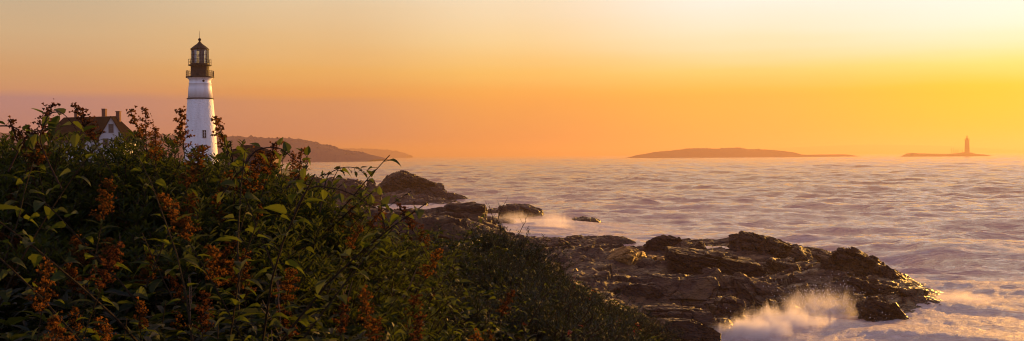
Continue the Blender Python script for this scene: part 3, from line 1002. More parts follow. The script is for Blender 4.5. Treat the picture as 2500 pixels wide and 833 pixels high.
_m = amber_mat.n('ShaderNodeMixShader'); amber_mat.l(_b.outputs[0], _m.inputs[1]); amber_mat.l(_d.outputs[0], _m.inputs[2])
amber_mat = amber_mat.surf(_m.outputs[0])
dark_glass = simple("dark_window_glass", (0.02, 0.02, 0.025), (0.03, 0.03, 0.035), 0.1)

LD = 200.0
tb = P(490.5, 384, LD)
TX = tb.x
s_ = LD / F      # metres per pixel at the tower
def tz(py):
    return P(490, py, LD).z


lh = empty("lighthouse", (TX, LD, hh(TX, LD) - 0.2))
tag(lh, "tall white stone lighthouse with a black lantern room, on the headland behind the bushes", 'lighthouse')
B0 = lh.location.z


def lz(py):
    return tz(py) - B0


def lathe_part(name, prof, mat, n=40, parent=lh, smooth_=True, cap=True):
    m = MB(); m.lathe(prof, n, cap=cap)
    return m.build(name, mat, parent, smooth_)


# rubble tower, its surface a little lumpy
rows, n = 90, 96
def tower_r(z):
    zz = [0, lz(430), lz(360), lz(302), lz(241)]
    rs = [45 * s_, 43 * s_, 38.6 * s_, 35 * s_, 30 * s_]
    return np.interp(z, zz, rs)
zr = np.linspace(0, lz(242.2), rows)
ZZ, A_ = np.meshgrid(zr, np.arange(n) * 2 * PI / n, indexing='ij')
rad = tower_r(ZZ.ravel())
pp = np.stack([rad * np.cos(A_.ravel()), rad * np.sin(A_.ravel()), ZZ.ravel()], 1)
f1, f2, r_, off = worley(pp * np.array([2.2, 2.2, 2.8]), 4)
rad = rad + 0.02 * smooth(0.0, 0.25, f2 - f1) * (0.6 + 0.4 * r_[:, 0])
pp = np.stack([rad * np.cos(A_.ravel()), rad * np.sin(A_.ravel()), ZZ.ravel()], 1)
me = grid_mesh("tower", pp, rows, n, white_rubble, wrap=True)
me.flip_normals()
o = bpy.data.objects.new("tower", me); COL.objects.link(o); o.parent = lh
lathe_part("belt_course", [(29.5 * s_, lz(242.6)), (32.0 * s_, lz(242.4)), (32.2 * s_, lz(240.4)), (29.5 * s_, lz(239.8))], iron_rust)
lathe_part("upper_tower", [(29.4 * s_, lz(240)), (27.6 * s_, lz(215)), (26.2 * s_, lz(205.5)), (26.8 * s_, lz(205)), (26.8 * s_, lz(203.5)), (26.0 * s_, lz(203)), (25.6 * s_, lz(198)), (27.0 * s_, lz(194)), (30.0 * s_, lz(191.5)), (31 * s_, lz(190.6))], white_brick, 56)
lathe_part("gallery_deck", [(30 * s_, lz(190.6)), (33.5 * s_, lz(190.2)), (33.8 * s_, lz(188)), (33 * s_, lz(187.6))], iron_rust, 48, smooth_=False)
lathe_part("watch_room", [(22.3 * s_, lz(187.6)), (22.3 * s_, lz(186.4)), (21.8 * s_, lz(186)), (21.8 * s_, lz(163)), (23.5 * s_, lz(161.2))], iron_rust, 48)
lathe_part("lantern_deck", [(23 * s_, lz(161.2)), (27.6 * s_, lz(160.6)), (27.8 * s_, lz(159)), (27 * s_, lz(158.6))], iron, 48, smooth_=False)


def railing(name, rad_px, py_top, py_bot, nposts, mids=(0.5,)):
    m = MB()
    z0, z1 = lz(py_bot), lz(py_top)
    rr_ = rad_px * s_
    for k in range(nposts):
        a = 2 * PI * k / nposts + 0.12
        x, y = rr_ * math.cos(a), rr_ * math.sin(a)
        m.tube([(x, y, z0), (x, y, z1)], 0.032, 5)
    for f in (*mids, 1.0):
        pts = [(rr_ * math.cos(2 * PI * k / 36), rr_ * math.sin(2 * PI * k / 36), z0 + (z1 - z0) * f) for k in range(37)]
        m.tube(pts, 0.028, 4)
    return m.build(name, iron, lh)


railing("gallery_railing", 32.6, 173.5, 187.8, 30, (0.33, 0.66))
railing("lantern_railing", 26.9, 145.5, 158.8, 16, (0.5,))
lr = 20.6 * s_
zb, zt_ = lz(158.6), lz(121)
m = MB()
m.lathe([(lr + 0.05, zb), (lr + 0.05, zb + 0.28), (lr - 0.05, zb + 0.28)], 16, cap=False)
m.lathe([(lr - 0.04, zt_ - 0.14), (lr + 0.05, zt_ - 0.14), (lr + 0.05, zt_)], 16, cap=False)
for k in range(16):
    a = 2 * PI * k / 16 + PI / 16 * 0
    x, y = lr * math.cos(a), lr * math.sin(a)
    m.tube([(x, y, zb), (x, y, zt_)], 0.035, 5)
for py in (134.5, 146):
    pts = [(lr * math.cos(2 * PI * k / 16), lr * math.sin(2 * PI * k / 16), lz(py)) for k in range(17)]
    m.tube(pts, 0.03, 4)
m.build("lantern_frame", iron, lh)
for k in range(16):
    a0, a1 = 2 * PI * k / 16, 2 * PI * (k + 1) / 16
    q = lr - 0.05
    m = MB()
    p0 = Vector((q * math.cos(a0 + .02), q * math.sin(a0 + .02), 0)); p1 = Vector((q * math.cos(a1 - .02), q * math.sin(a1 - .02), 0))
    nn = Vector((math.cos((a0 + a1) / 2), math.sin((a0 + a1) / 2), 0)) * 0.012
    vs = []
    for z in (zb + 0.3, zt_ - 0.15):
        for p in (p0, p1):
            for sgn in (-1, 1):
                vs.append(p + nn * sgn + Vector((0, 0, z)))
    m.add(vs, [(0, 1, 5, 4), (2, 6, 7, 3), (1, 3, 7, 5), (0, 4, 6, 2), (4, 5, 7, 6), (0, 2, 3, 1)])
    m.build("lantern_pane", glass_mat, lh)
# added panels coloured as sky reflected and seen through the panes, and an iron housing
m = MB()
def arc_wall(m, a0, a1, rr_, z0, z1, n=10, th=0.03):
    vs, fs = [], []
    for k in range(n + 1):
        a = R(a0 + (a1 - a0) * k / n)
        for rad_ in (rr_, rr_ - th):
            for z in (z0, z1):
                vs.append((rad_ * math.cos(a), rad_ * math.sin(a), z))
    for k in range(n):
        i = k * 4; j = i + 4
        fs += [(i, j, j + 1, i + 1), (i + 2, i + 3, j + 3, j + 2), (i + 1, j + 1, j + 3, i + 3), (i, i + 2, j + 2, j)]
    fs += [(0, 1, 3, 2), (n * 4, n * 4 + 2, n * 4 + 3, n * 4 + 1)]
    m.add(vs, fs)
arc_wall(m, 160, 262, lr - 0.22, zb + 0.3, zt_ - 0.1)
bl = m.build("sky_reflection_panel", sky_reflection_mat, lh)
m = MB()
arc_wall(m, 282, 322, lr - 0.25, zb + 0.3, zt_ - 0.1)
m.build("lantern_door", iron_rust, lh)
m = MB()
arc_wall(m, 328, 372, lr - 0.2, zb + 0.3, zt_ - 0.1)
m.build("amber_sky_panel", amber_mat, lh)
lathe_part("beacon_lens", [(0.12, zb + 0.2), (0.25, zb + 0.35), (0.25, zb + 0.8), (0.42, zb + 1.0), (0.48, zb + 1.35), (0.42, zb + 1.7), (0.22, zb + 1.95), (0.1, zb + 2.0)], lens_mat, 20)
rf = lathe_part("lantern_roof", [(22.2 * s_, lz(121.2)), (22.6 * s_, lz(120)), (15 * s_, lz(113.5)), (8 * s_, lz(108.3)), (4.2 * s_, lz(105)), (3.9 * s_, lz(103.6)), (2.6 * s_, lz(103)), (2.2 * s_, lz(101))], iron, 24, smooth_=False)
ball = [(3.75 * s_ * math.sin(a), lz(97) - 3.75 * s_ * math.cos(a)) for a in np.linspace(0.15, PI - 0.1, 12)]
lathe_part("ventilator_ball", ball, iron, 20, parent=rf)
m = MB(); m.tube([(0, 0, lz(94)), (0, 0, lz(76))], [0.045, 0.02], 5); m.build("lightning_rod", iron, rf)


def wall_window(name, px, py0, py1, wpx, py_c=None):
    zc = lz((py0 + py1) / 2); h = (py1 - py0) * s_; wd = wpx * s_
    rr_ = float(tower_r(zc)) if py1 > 241 else 26 * s_
    a = math.asin(max(-1, min(1, (px - 490) * s_ / rr_)))
    e = Matrix.Rotation(a, 4, 'Z')
    f = MB()
    def bx(c, sz, mb_):
        mb_.box(e @ Vector(c), sz, rz=a)
    y = -rr_ - 0.02
    for sgn in (-1, 1):
        bx((sgn * (wd / 2 + 0.05), y, zc), (0.1, 0.24, h + 0.2), f)
    bx((0, y, zc + h / 2 + 0.05), (wd, 0.236, 0.1), f)
    bx((0, y - .02, zc - h / 2 - 0.05), (wd + 0.2, 0.3, 0.1), f)
    w_ = f.build(name, iron_rust, lh)
    g_ = MB(); bx((0, y - 0.06, zc), (wd, 0.06, h), g_); g_.build("pane", dark_glass, w_)
    b_ = MB(); bx((0, y - 0.10, zc), (0.05, 0.02, h), b_)
    for q in (-0.17, 0.17):
        bx((0, y - 0.102, zc + q * h), (wd, 0.018, 0.04), b_)
    b_.build("glazing_bar", white_brick, w_)


wall_window("window", 508, 320, 336, 5.6)
m = MB(); a = math.asin(14.5 / 26)
M_ = Matrix.Rotation(a, 4, 'Z') @ Matrix.Translation((0, -26.1 * s_, lz(199))) @ Matrix.Rotation(PI / 2, 4, 'X')
q = MB(); q.lathe([(0.2, -0.05), (0.2, 0.1), (0.14, 0.14)], 16)
m.add([M_ @ Vector(v) for v in q.v], q.f)
m.build("porthole", iron, lh)

# ------------------------------------------------------------------ keeper's house
t = NT("brown_roof_shingles")
co = t.coords('Object')
br = t.n('ShaderNodeTexBrick'); t.l(co, br.inputs['Vector']); br.inputs['Scale'].default_value = 3
br.inputs['Color1'].default_value = (0.011, 0.008, 0.009, 1); br.inputs['Color2'].default_value = (0.016, 0.011, 0.011, 1); br.inputs['Mortar'].default_value = (0.012, 0.008, 0.008, 1)
_df = t.n('ShaderNodeBsdfDiffuse'); t.l(br.outputs['Color'], _df.inputs['Color']); t.l(t.bump(t.noise(co, 6), 0.4, 0.03), _df.inputs['Normal'])
roof_mat = t.surf(_df.outputs[0])
clap = NT("white_clapboard")
co = clap.coords('Object')
wv = clap.n('ShaderNodeTexWave', wave_type='BANDS', bands_direction='Z', wave_profile='SAW'); wv.inputs['Scale'].default_value = 2.2; clap.l(co, wv.inputs['Vector'])
white_wall = clap.surf(clap.principled((0.50, 0.50, 0.52, 1), 0.6, clap.bump(wv.outputs['Fac'], 0.5, 0.03)))
trim = simple("grey_green_trim", (0.10, 0.10, 0.09), (0.07, 0.07, 0.06), 0.6)
chim = simple("chimney_brick", (0.16, 0.055, 0.035), (0.10, 0.04, 0.03), 0.85, 6)

HD = 208.0
hs = HD / F
hx0, hx1 = P(142, 300, HD).x, P(318, 300, HD).x
g0 = 7.8
zr_ = P(230, 284, HD).z
ze = P(230, 334, HD).z - 0.2
hc = (hx0 + hx1) / 2
house = empty("keepers_house", (hc, HD, g0))
tag(house, "white keeper's house with a dark brown roof and brick chimneys, half hidden behind the bushes", 'house')
hw = (hx1 - hx0) / 2
H1, H2 = ze - g0, zr_ - g0
m = MB(); m.box((0, 0, H1 / 2), (2 * hw, 8.0, H1)); m.build("wall", white_wall, house)
# hipped main roof
ov = 0.5
rl, rr2 = P(156, 288, HD).x - hc, P(283, 284, HD).x - hc
m = MB()
hwL = hw + 1.2
vs = [(-hwL - ov, -4.5, H1 - 0.3), (hw + ov, -4.5, H1 - 0.3), (hw + ov, 4.5, H1 - 0.3), (-hwL - ov, 4.5, H1 - 0.3), (rl, 0, H2 - 0.2), (rr2, 0, H2)]
vs += [(x, y, z - 0.22) for x, y, z in vs[:4]]
m.add(vs, [(0, 1, 5, 4), (1, 2, 5), (2, 3, 4, 5), (3, 0, 4), (0, 6, 7, 1), (1, 7, 8, 2), (2, 8, 9, 3), (3, 9, 6, 0), (6, 9, 8, 7)])
roof = m.build("roof", roof_mat, house)
def chimney(px, py0, py1, wpx, dy=0.0):
    x = P(px, 300, HD).x - hc
    m = MB(); zt, zb_ = P(px, py0, HD).z - g0, P(px, py1 + 8, HD).z - g0
    wd = wpx * hs
    m.box((x, dy, (zt + zb_) / 2), (wd, wd * 1.2, zt - zb_))
    m.box((x, dy, zt + 0.05), (wd * 1.16, wd * 1.4, 0.14))
    m.build("chimney", chim, roof)
chimney(253.5, 267, 287, 9.0, 0.3)
chimney(288.5, 273, 290, 9.0, 0.2)
chimney(184, 276, 292, 7.0, 0.5)
# the cross gable that faces the camera and the sea
gx = P(283, 300, HD).x - hc
m = MB()
gz1 = H2 - 0.25; half = 2.5; gy0, gy1 = -6.4, 0.0
ang = R(-12)
Mg = Matrix.Translation((gx, 0, 0)) @ Matrix.Rotation(-ang, 4, 'Z')
gm = MB()
zz0 = H1 - 0.6
vs = [(-half + .3, gy0 + 0.4, 0), (half - .3, gy0 + .4, 0), (half - .3, gy0 + .4, zz0 + .4), (0, gy0 + .4, gz1 - 0.25), (-half + .3, gy0 + .4, zz0 + .4)]
vs += [(x, gy1, z) for x, y, z in vs]
gm.add([Mg @ Vector(v) for v in vs], [(0, 1, 2, 3, 4), (5, 9, 8, 7, 6), (0, 4, 9, 5), (1, 6, 7, 2), (4, 3, 8, 9), (3, 2, 7, 8), (0, 5, 6, 1)])
gw = gm.build("gable_wall", white_wall, house)
gm = MB()
th = 0.2
for sg in (-1, 1):
    a = [(0, gy0, gz1 + .03), (sg * (half + .35), gy0, zz0 - .25), (sg * (half + .35), gy1 + 1.0, zz0 - .25), (0, gy1 + 1.0, gz1 + .03)]
    b_ = [(x, y, z - th) for x, y, z in a]
    q = a + b_
    fs = [(0, 1, 2, 3), (4, 7, 6, 5), (0, 4, 5, 1), (1, 5, 6, 2), (2, 6, 7, 3)]
    gm.add([Mg @ Vector(v) for v in q], fs)
gm.build("gable_roof", roof_mat, house)
def hwin(Mw, x, z, w_, h_, y):
    f = MB()
    for sg in (-1, 1):
        f.box(Mw @ Vector((x + sg * (w_ / 2 + .05), y, z)), (0.1, 0.12, h_ + .2), rz=-ang if Mw is Mg else 0)
        f.box(Mw @ Vector((x, y, z + sg * (h_ / 2 + .05))), (w_, 0.116, 0.1), rz=-ang if Mw is Mg else 0)
    wi = f.build("window", trim, house)
    p = MB(); p.box(Mw @ Vector((x, y + .01, z)), (w_, 0.05, h_), rz=-ang if Mw is Mg else 0); p.build("pane", dark_glass, wi)
    f = MB(); f.box(Mw @ Vector((x, y - .03, z)), (0.05, 0.03, h_), rz=-ang if Mw is Mg else 0); f.box(Mw @ Vector((x, y - .031, z)), (w_, 0.03, 0.05), rz=-ang if Mw is Mg else 0); f.build("sash", trim, wi)
hwin(Mg, 0.0, gz1 - 2.3, 0.7, 1.5, gy0 + 0.36)
hwin(Mg, -1.0, gz1 - 5.0, 0.8, 1.4, gy0 + 0.36)
hwin(Mg, 1.0, gz1 - 5.0, 0.8, 1.4, gy0 + 0.36)
I4 = Matrix.Identity(4)
for px in (158, 172, 186, 200, 222):
    hwin(I4, P(px, 340, HD).x - hc, H1 - 1.35, 0.72, 1.5, -4.03)

# ------------------------------------------------------------------ hip roofed fog signal building
FD = 186.0
fs_ = FD / F
fx0, fx1 = P(560, 380, FD).x, P(676, 380, FD).x
fc = (fx0 + fx1) / 2
fg = 4.8
fog = empty("signal_building", (fc, FD, fg))
tag(fog, "small brick building with a dark hipped roof at the sea end of the headland", 'building')
eh = P(620, 379, FD).z - fg
ph = P(612, 354.5, FD).z - fg
fw = (fx1 - fx0) / 2
m = MB(); m.box((0, 0, eh / 2 - .05), (2 * fw, 6.0, eh - .1)); m.build("wall", simple("signal_brick", (0.15, 0.075, 0.065), (0.10, 0.05, 0.045), 0.85, 8), fog)
r0, r1 = P(592, 355, FD).x - fc, P(625, 355, FD).x - fc
m = MB(); o_ = 0.45
vs = [(-fw - o_, -3.45, eh), (fw + o_, -3.45, eh), (fw + o_, 3.45, eh), (-fw - o_, 3.45, eh), (r0, 0, ph), (r1, 0, ph)]
vs += [(x, y, z - 0.2) for x, y, z in vs[:4]]
m.add(vs, [(0, 1, 5, 4), (1, 2, 5), (2, 3, 4, 5), (3, 0, 4), (0, 6, 7, 1), (1, 7, 8, 2), (2, 8, 9, 3), (3, 9, 6, 0), (6, 9, 8, 7)])
m.build("roof", roof_mat, fog)
for dx in (-2.2, 0, 2.2):
    f = MB(); f.box((dx, -3.04, eh - 1.8), (0.9, 0.1, 1.5)); wi = f.build("window", trim, fog)
    f = MB(); f.box((dx, -3.09, eh - 1.8), (0.7, 0.03, 1.3)); f.build("pane", dark_glass, wi)
f = MB(); f.box((fw + .03, 0.4, 1.1), (0.1, 1.0, 2.2)); f.build("door", trim, fog)

# ------------------------------------------------------------------ far land
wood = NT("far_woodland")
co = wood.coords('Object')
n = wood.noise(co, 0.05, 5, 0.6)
_df = wood.n('ShaderNodeBsdfDiffuse'); wood.l(wood.mix(n, (0.024, 0.030, 0.080, 1), (0.036, 0.042, 0.100, 1)), _df.inputs['Color'])  # blue of the distant haze mixed into the trees' own colour
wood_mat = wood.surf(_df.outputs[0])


def far_land(name, prof, D, depth, bumps, seed, mat=None, label=None, kind='structure', base=-1.5, n=700, rows=14, cat=None):
    """an island or headland: its skyline prof [(px, py)], thick `depth` metres back from D"""
    px = np.array([p[0] for p in prof], float); py = np.array([p[1] for p in prof], float)
    u = np.linspace(px[0], px[-1], n)
    v = np.interp(u, px, py)
    x = np.array([P(a, b, D).x for a, b in zip(u, v)]); z = np.array([P(a, b, D).z for a, b in zip(u, v)])
    ww = np.linspace(0, 1, rows)
    V = np.zeros((rows, n, 3))
    for i, q in enumerate(ww):
        prof_k = math.sin(PI * min(1.0, q * 1.0)) ** 0.45 if 0 < q < 1 else 0
        yy = D - depth / 2 + depth * q
        V[i, :, 0] = x * (1.0) + bumps * fbm(np.stack([x / 30, x * 0 + q * 7, x * 0], 1), 2, seed)
        V[i, :, 1] = yy + 0.15 * depth * fbm(np.stack([x / (depth + 1), x * 0 + q * 3, x * 0], 1), 3, seed + 3)
        bb = fbm(np.stack([x / (bumps * 2.6 + .01), x * 0 + yy / (bumps * 2.6 + .01), x * 0], 1), 4, seed + 6, gain=0.65)
        V[i, :, 2] = base + (np.maximum(z, 0.2) - base) * prof_k + bb * bumps * (prof_k > 0) * np.minimum(1, (z + 1) / 12)
    me = grid_mesh(name, V.reshape(-1, 3), rows, n, mat or wood_mat)
    me.flip_normals()
    o = bpy.data.objects.new(name, me); COL.objects.link(o)
    tag(o, label, cat, kind=kind)
    return o


def treeline(name, prof, D, spread, n, rmin, rmax, seed, lo=0.25):
    """broad crowns standing along a far skyline: too many and too far to count"""
    rg = np.random.default_rng(seed)
    px = np.array([p[0] for p in prof], float); py = np.array([p[1] for p in prof], float)
    m = MB()
    phi = (1 + 5 ** .5) / 2
    ico = [Vector(v).normalized() for v in ((-1, phi, 0), (1, phi, 0), (-1, -phi, 0), (1, -phi, 0), (0, -1, phi), (0, 1, phi), (0, -1, -phi), (0, 1, -phi), (phi, 0, -1), (phi, 0, 1), (-phi, 0, -1), (-phi, 0, 1))]
    icf = [(0, 11, 5), (0, 5, 1), (0, 1, 7), (0, 7, 10), (0, 10, 11), (1, 5, 9), (5, 11, 4), (11, 10, 2), (10, 7, 6), (7, 1, 8), (3, 9, 4), (3, 4, 2), (3, 2, 6), (3, 6, 8), (3, 8, 9), (4, 9, 5), (2, 4, 11), (6, 2, 10), (8, 6, 7), (9, 8, 1)]
    for _ in range(n):
        u = rg.uniform(px[0], px[-1]); q = rg.uniform(-0.42, 0.42)
        p = P(u, float(np.interp(u, px, py)), D)
        r = rg.uniform(rmin, rmax) * min(1, max(0.2, p.z / 14))
        z = max(0.5, (p.z) * math.cos(q * PI) ** 0.45 - r * rg.uniform(0.5, 1.4))
        c = Vector((p.x + rg.normal() * 2, D + q * spread, z))
        st = rg.uniform(0.7, 1.25)
        m.add([c + Vector((v.x * r, v.y * r, v.z * r * st)) * rg.uniform(0.75, 1.2) for v in ico], icf)
    return tag(m.build(name, wood_mat), kind='stuff')


HILL = [(-60, 322), (0, 325), (60, 328), (110, 330), (150, 331), (260, 330), (400, 328), (430, 332), (480, 334), (535, 337), (575, 333), (600, 336), (660, 338), (700, 338), (740, 342), (780, 352), (815, 362), (845, 368), (880, 374), (910, 381), (930, 389)]
far_land("hills", HILL, 1900, 400, 2.2, 5)
treeline("woods", HILL[:-2], 1900, 370, 3600, 3.6, 7.5, 8)
PT = [(760, 371), (800, 364), (850, 363), (900, 364), (940, 366), (965, 369), (985, 374), (1000, 379.5)]
far_land("far_hills", PT, 5200, 400, 3.0, 15)
treeline("far_woods", PT[:-1], 5200, 350, 700, 7, 12, 18)
ISL = [(1536, 385), (1556, 379), (1580, 375), (1600, 371), (1622, 369.5), (1660, 366), (1680, 363), (1700, 362.5), (1740, 363), (1755, 364), (1765, 362), (1800, 361), (1825, 364.5), (1870, 365.5), (1905, 368.5), (1930, 372), (1945, 377), (1965, 378), (2000, 377.5), (2060, 377.2), (2072, 381)]
far_land("island", ISL, 2800, 220, 1.6, 25)
treeline("island_scrub", ISL[4:16], 2800, 170, 900, 2.8, 5.6, 28)
RAM = [(2205, 381), (2216, 374.6), (2226, 373.2), (2236, 374.5), (2280, 375.4), (2320, 375.6), (2338, 374.2), (2352, 372), (2370, 372.5), (2380, 375.5), (2400, 377), (2410, 379)]
far_land("reef", RAM, 2400, 50, 0.8, 35, mat=far_rock_mat, n=240)
FARR = [(1780, 376), (1900, 362), (2020, 356), (2130, 353), (2230, 354), (2330, 358), (2450, 366), (2520, 372)]
far_land("distant_hills", FARR, 11500, 900, 4.0, 45)

# granite lighthouse far out on the reef
RD = 2400.0
rs = RD / F
granite = simple("grey_granite", (0.07, 0.06, 0.055), (0.045, 0.04, 0.037), 0.8, 0.4)
rl0 = P(2361, 372, RD)
ram = empty("reef_lighthouse", (rl0.x, RD, rl0.z - 1.0))
tag(ram, "distant grey granite lighthouse standing alone on a low reef at the horizon", 'lighthouse')
def rz_(py):
    return P(2361, py, RD).z - (rl0.z - 1.0)
def rp(name, prof, mat, n=24):
    m = MB(); m.lathe([(r * rs, rz_(p)) for r, p in prof], n); return m.build(name, mat, ram, True)
rp("tower", [(7.0, 374), (6.9, 371.5), (5.9, 371), (5.5, 360), (5.0, 343), (4.9, 342.2)], granite)
rp("gallery_deck", [(4.9, 342.2), (5.9, 341.6), (5.9, 340.9)], iron, 20)
rp("watch_room", [(2.9, 340.9), (2.9, 337.4)], iron_rust, 16)
rp("lantern_deck", [(2.9, 337.4), (3.2, 337.2), (3.2, 336.8)], iron, 16)
fr = MB()
for k in range(8):
    a = 2 * PI * k / 8 + 0.2
    fr.tube([(2.3 * rs * math.cos(a), 2.3 * rs * math.sin(a), rz_(336.8)), (2.3 * rs * math.cos(a), 2.3 * rs * math.sin(a), rz_(333.2))], 0.22, 4)
fr.build("lantern_frame", iron, ram)
rp("lantern_roof", [(2.5, 333.2), (2.6, 333.0), (0.7, 331.4), (0.3, 331.2), (0.25, 330)], iron, 12)
rail = MB()
for k in range(14):
    a = 2 * PI * k / 14
    rail.tube([(5.7 * rs * math.cos(a), 5.7 * rs * math.sin(a), rz_(340.9)), (5.7 * rs * math.cos(a), 5.7 * rs * math.sin(a), rz_(339.0))], 0.12, 4)
rail.tube([(5.7 * rs * math.cos(2 * PI * k / 20), 5.7 * rs * math.sin(2 * PI * k / 20), rz_(339.0)) for k in range(21)], 0.14, 4)
rail.build("gallery_railing", iron, ram)
# the ruined landing beside it
piles = []
pile_wood = simple("weathered_timber", (0.07, 0.05, 0.04), (0.05, 0.035, 0.03), 0.9)
for k, (px, top) in enumerate([(2322, 361.5), (2324.3, 364), (2327, 361), (2329.5, 365), (2332, 366), (2334.5, 364), (2337, 366), (2341, 363.5), (2346, 364), (2350, 365.5)]):
    a = P(px, 374.5, RD); b_ = P(px + (-0.3 if k % 2 else 0.3), top, RD)
    m = MB(); m.tube([(0, 0, 0), b_ - a], [0.34, 0.3], 6)
    o = m.build("timber_pile", pile_wood, loc=a)
    tag(o, "bare timber pile of the ruined landing beside the distant lighthouse", 'post', "timber piles of the ruined landing on the reef")
# ------------------------------------------------------------------ hillside under the plants
S_PX = [-400, 0, 100, 200, 290, 350, 430, 500, 565, 640, 700, 760, 850, 950, 1050, 1150, 1200, 1250, 1300, 1350, 1450, 1540, 1600, 1650, 1750, 2500]
S_PY = [334, 334, 326, 340, 324, 312, 334, 364, 356, 372, 410, 446, 490, 528, 528, 528, 540, 572, 606, 650, 694, 735, 792, 850, 960, 1500]
D_PX = [-400, 700, 950, 1050, 1300, 1420, 1600, 1750, 2500]
D_R = [5.4, 5.4, 6.5, 9.5, 11.5, 17.0, 19.0, 17.0, 12.0]
T_NEAR = 0.205


def px_of(x, y):
    return CX + F * x / y


def top_z(px, r):
    """height of the plants' canopy on the ray px at r metres"""
    S = np.interp(px, S_PX, S_PY); D = np.interp(px, D_PX, D_R)
    tS = (S - (379 - 0.0065 * (px - 1250))) / F
    u = np.clip((r - 2.0) / (D - 2.0), 0, 1)
    t_ = tS + np.maximum(T_NEAR - tS, 0.02) * (1 - u) ** 1.0
    z = EYE - t_ * r
    return np.where(r > D, EYE - tS * D - 0.42 * (r - D) * (1.0), z)


def plant_h(px, r):
    return np.interp(r, [2, 6, 10, 20], [1.0, 1.15, 1.1, 0.8])


def ground_z(px, r):
    return top_z(px, r) - plant_h(px, r)


pxs = np.concatenate([np.linspace(-3200, -400, 14, endpoint=False), np.linspace(-400, 2500, 150), np.linspace(2600, 5200, 12)])
rs_ = np.concatenate([np.linspace(0.4, 24, 110), np.linspace(25, 46, 22)])
PXg, RRg = np.meshgrid(pxs, rs_, indexing='ij')
ys_ = RRg.ravel(); xs_ = (PXg.ravel() - CX) / F * ys_
zg = ground_z(PXg.ravel(), ys_)
zg = np.maximum(zg, -1.8) + 0.06 * fbm(np.stack([xs_, ys_, zg * 0], 1) * 1.3, 4, 91)
soil = NT("dark_soil")
co = soil.coords('Object')
soil_mat = soil.surf(soil.principled(soil.ramp(soil.noise(co, 2.5, 6), [(0.3, (0.006, 0.005, 0.003)), (0.7, (0.02, 0.016, 0.008))]), 1.0, soil.bump(soil.noise(co, 12), 0.5, 0.05)))
me = grid_mesh("hillside_ground", np.stack([xs_, ys_, zg], 1), len(pxs), len(rs_), soil_mat)
o = bpy.data.objects.new("hillside_ground", me); COL.objects.link(o)
tag(o, kind='structure')


LEAFK = 0.34


def leaf_material(name, c1, c2, trans, tcol, rough=0.45, hue=0.04, spec=0.35):
    t = NT(name)
    c1 = [k * LEAFK for k in c1]; c2 = [k * LEAFK for k in c2]; tcol = [k * 0.75 for k in tcol]
    oi = t.n('ShaderNodeObjectInfo')
    geo = t.n('ShaderNodeNewGeometry')
    n = t.noise(geo.outputs['Position'], 2.6, 2, 0.5)
    r2 = geo.outputs['Random Per Island']
    f = t.math('ADD', t.math('MULTIPLY', r2, 0.6), t.math('MULTIPLY', n, 0.5), clamp=True)
    col = t.mix(f, (*c1, 1), (*c2, 1))
    hs_ = t.n('ShaderNodeHueSaturation')
    t.l(t.math('ADD', 0.5 - hue / 2, t.math('MULTIPLY', oi.outputs['Random'], hue)), hs_.inputs['Hue'])
    t.l(t.math('ADD', 0.65, t.math('MULTIPLY', r2, 0.6)), hs_.inputs['Value'])
    t.l(col, hs_.inputs['Color'])
    vein = t.bump(t.noise(t.coords('Object'), 140, 2), 0.25, 0.002)
    d = t.principled(hs_.outputs[0], rough, vein, spec=spec)
    tr = t.n('ShaderNodeBsdfTranslucent')
    t.l(t.mix(r2, (*tcol, 1), (*[k * 0.6 for k in tcol], 1)), tr.inputs['Color'])
    mx = t.n('ShaderNodeMixShader'); mx.inputs[0].default_value = trans
    t.l(d, mx.inputs[1]); t.l(tr.outputs[0], mx.inputs[2])
    return t.surf(mx.outputs[0])


leaf_green = leaf_material("goldenrod_leaf", (0.022, 0.042, 0.010), (0.050, 0.075, 0.016), 0.30, (0.16, 0.20, 0.02), 0.65, spec=0.15)
leaf_broad = leaf_material("broad_leaf", (0.030, 0.060, 0.012), (0.085, 0.110, 0.018), 0.38, (0.19, 0.235, 0.022), 0.6, spec=0.2)
leaf_dark = leaf_material("bayberry_leaf", (0.014, 0.026, 0.009), (0.030, 0.045, 0.012), 0.18, (0.10, 0.12, 0.015), 0.55, spec=0.3)
leaf_red = leaf_material("red_leaf", (0.14, 0.018, 0.010), (0.10, 0.04, 0.012), 0.35, (0.45, 0.08, 0.02))
leaf_juniper = leaf_material("juniper_spray", (0.012, 0.022, 0.010), (0.026, 0.034, 0.012), 0.12, (0.08, 0.10, 0.02), 0.6)
bloom = leaf_material("rusty_bloom", (0.085, 0.040, 0.014), (0.14, 0.070, 0.018), 0.5, (0.34, 0.14, 0.03), 0.9, 0.03, 0.1)
bloom_brown = leaf_material("brown_seed_head", (0.055, 0.026, 0.015), (0.09, 0.040, 0.02), 0.45, (0.22, 0.085, 0.03), 0.9, 0.03, 0.1)
# stems
stem_mat = simple("green_brown_stem", (0.02, 0.018, 0.008), (0.035, 0.018, 0.010), 0.9, 12, spec=0.1)
twig_mat = simple("dark_twig", (0.035, 0.020, 0.014), (0.04, 0.02, 0.014), 0.9, 12, spec=0.1)


def frame_of(t):
    t = Vector(t).normalized()
    u = t.cross(Vector((0, 0, 1)))
    if u.length < 0.05:
        u = Vector((1, 0, 0))
    u.normalize()
    return t, u, u.cross(t)


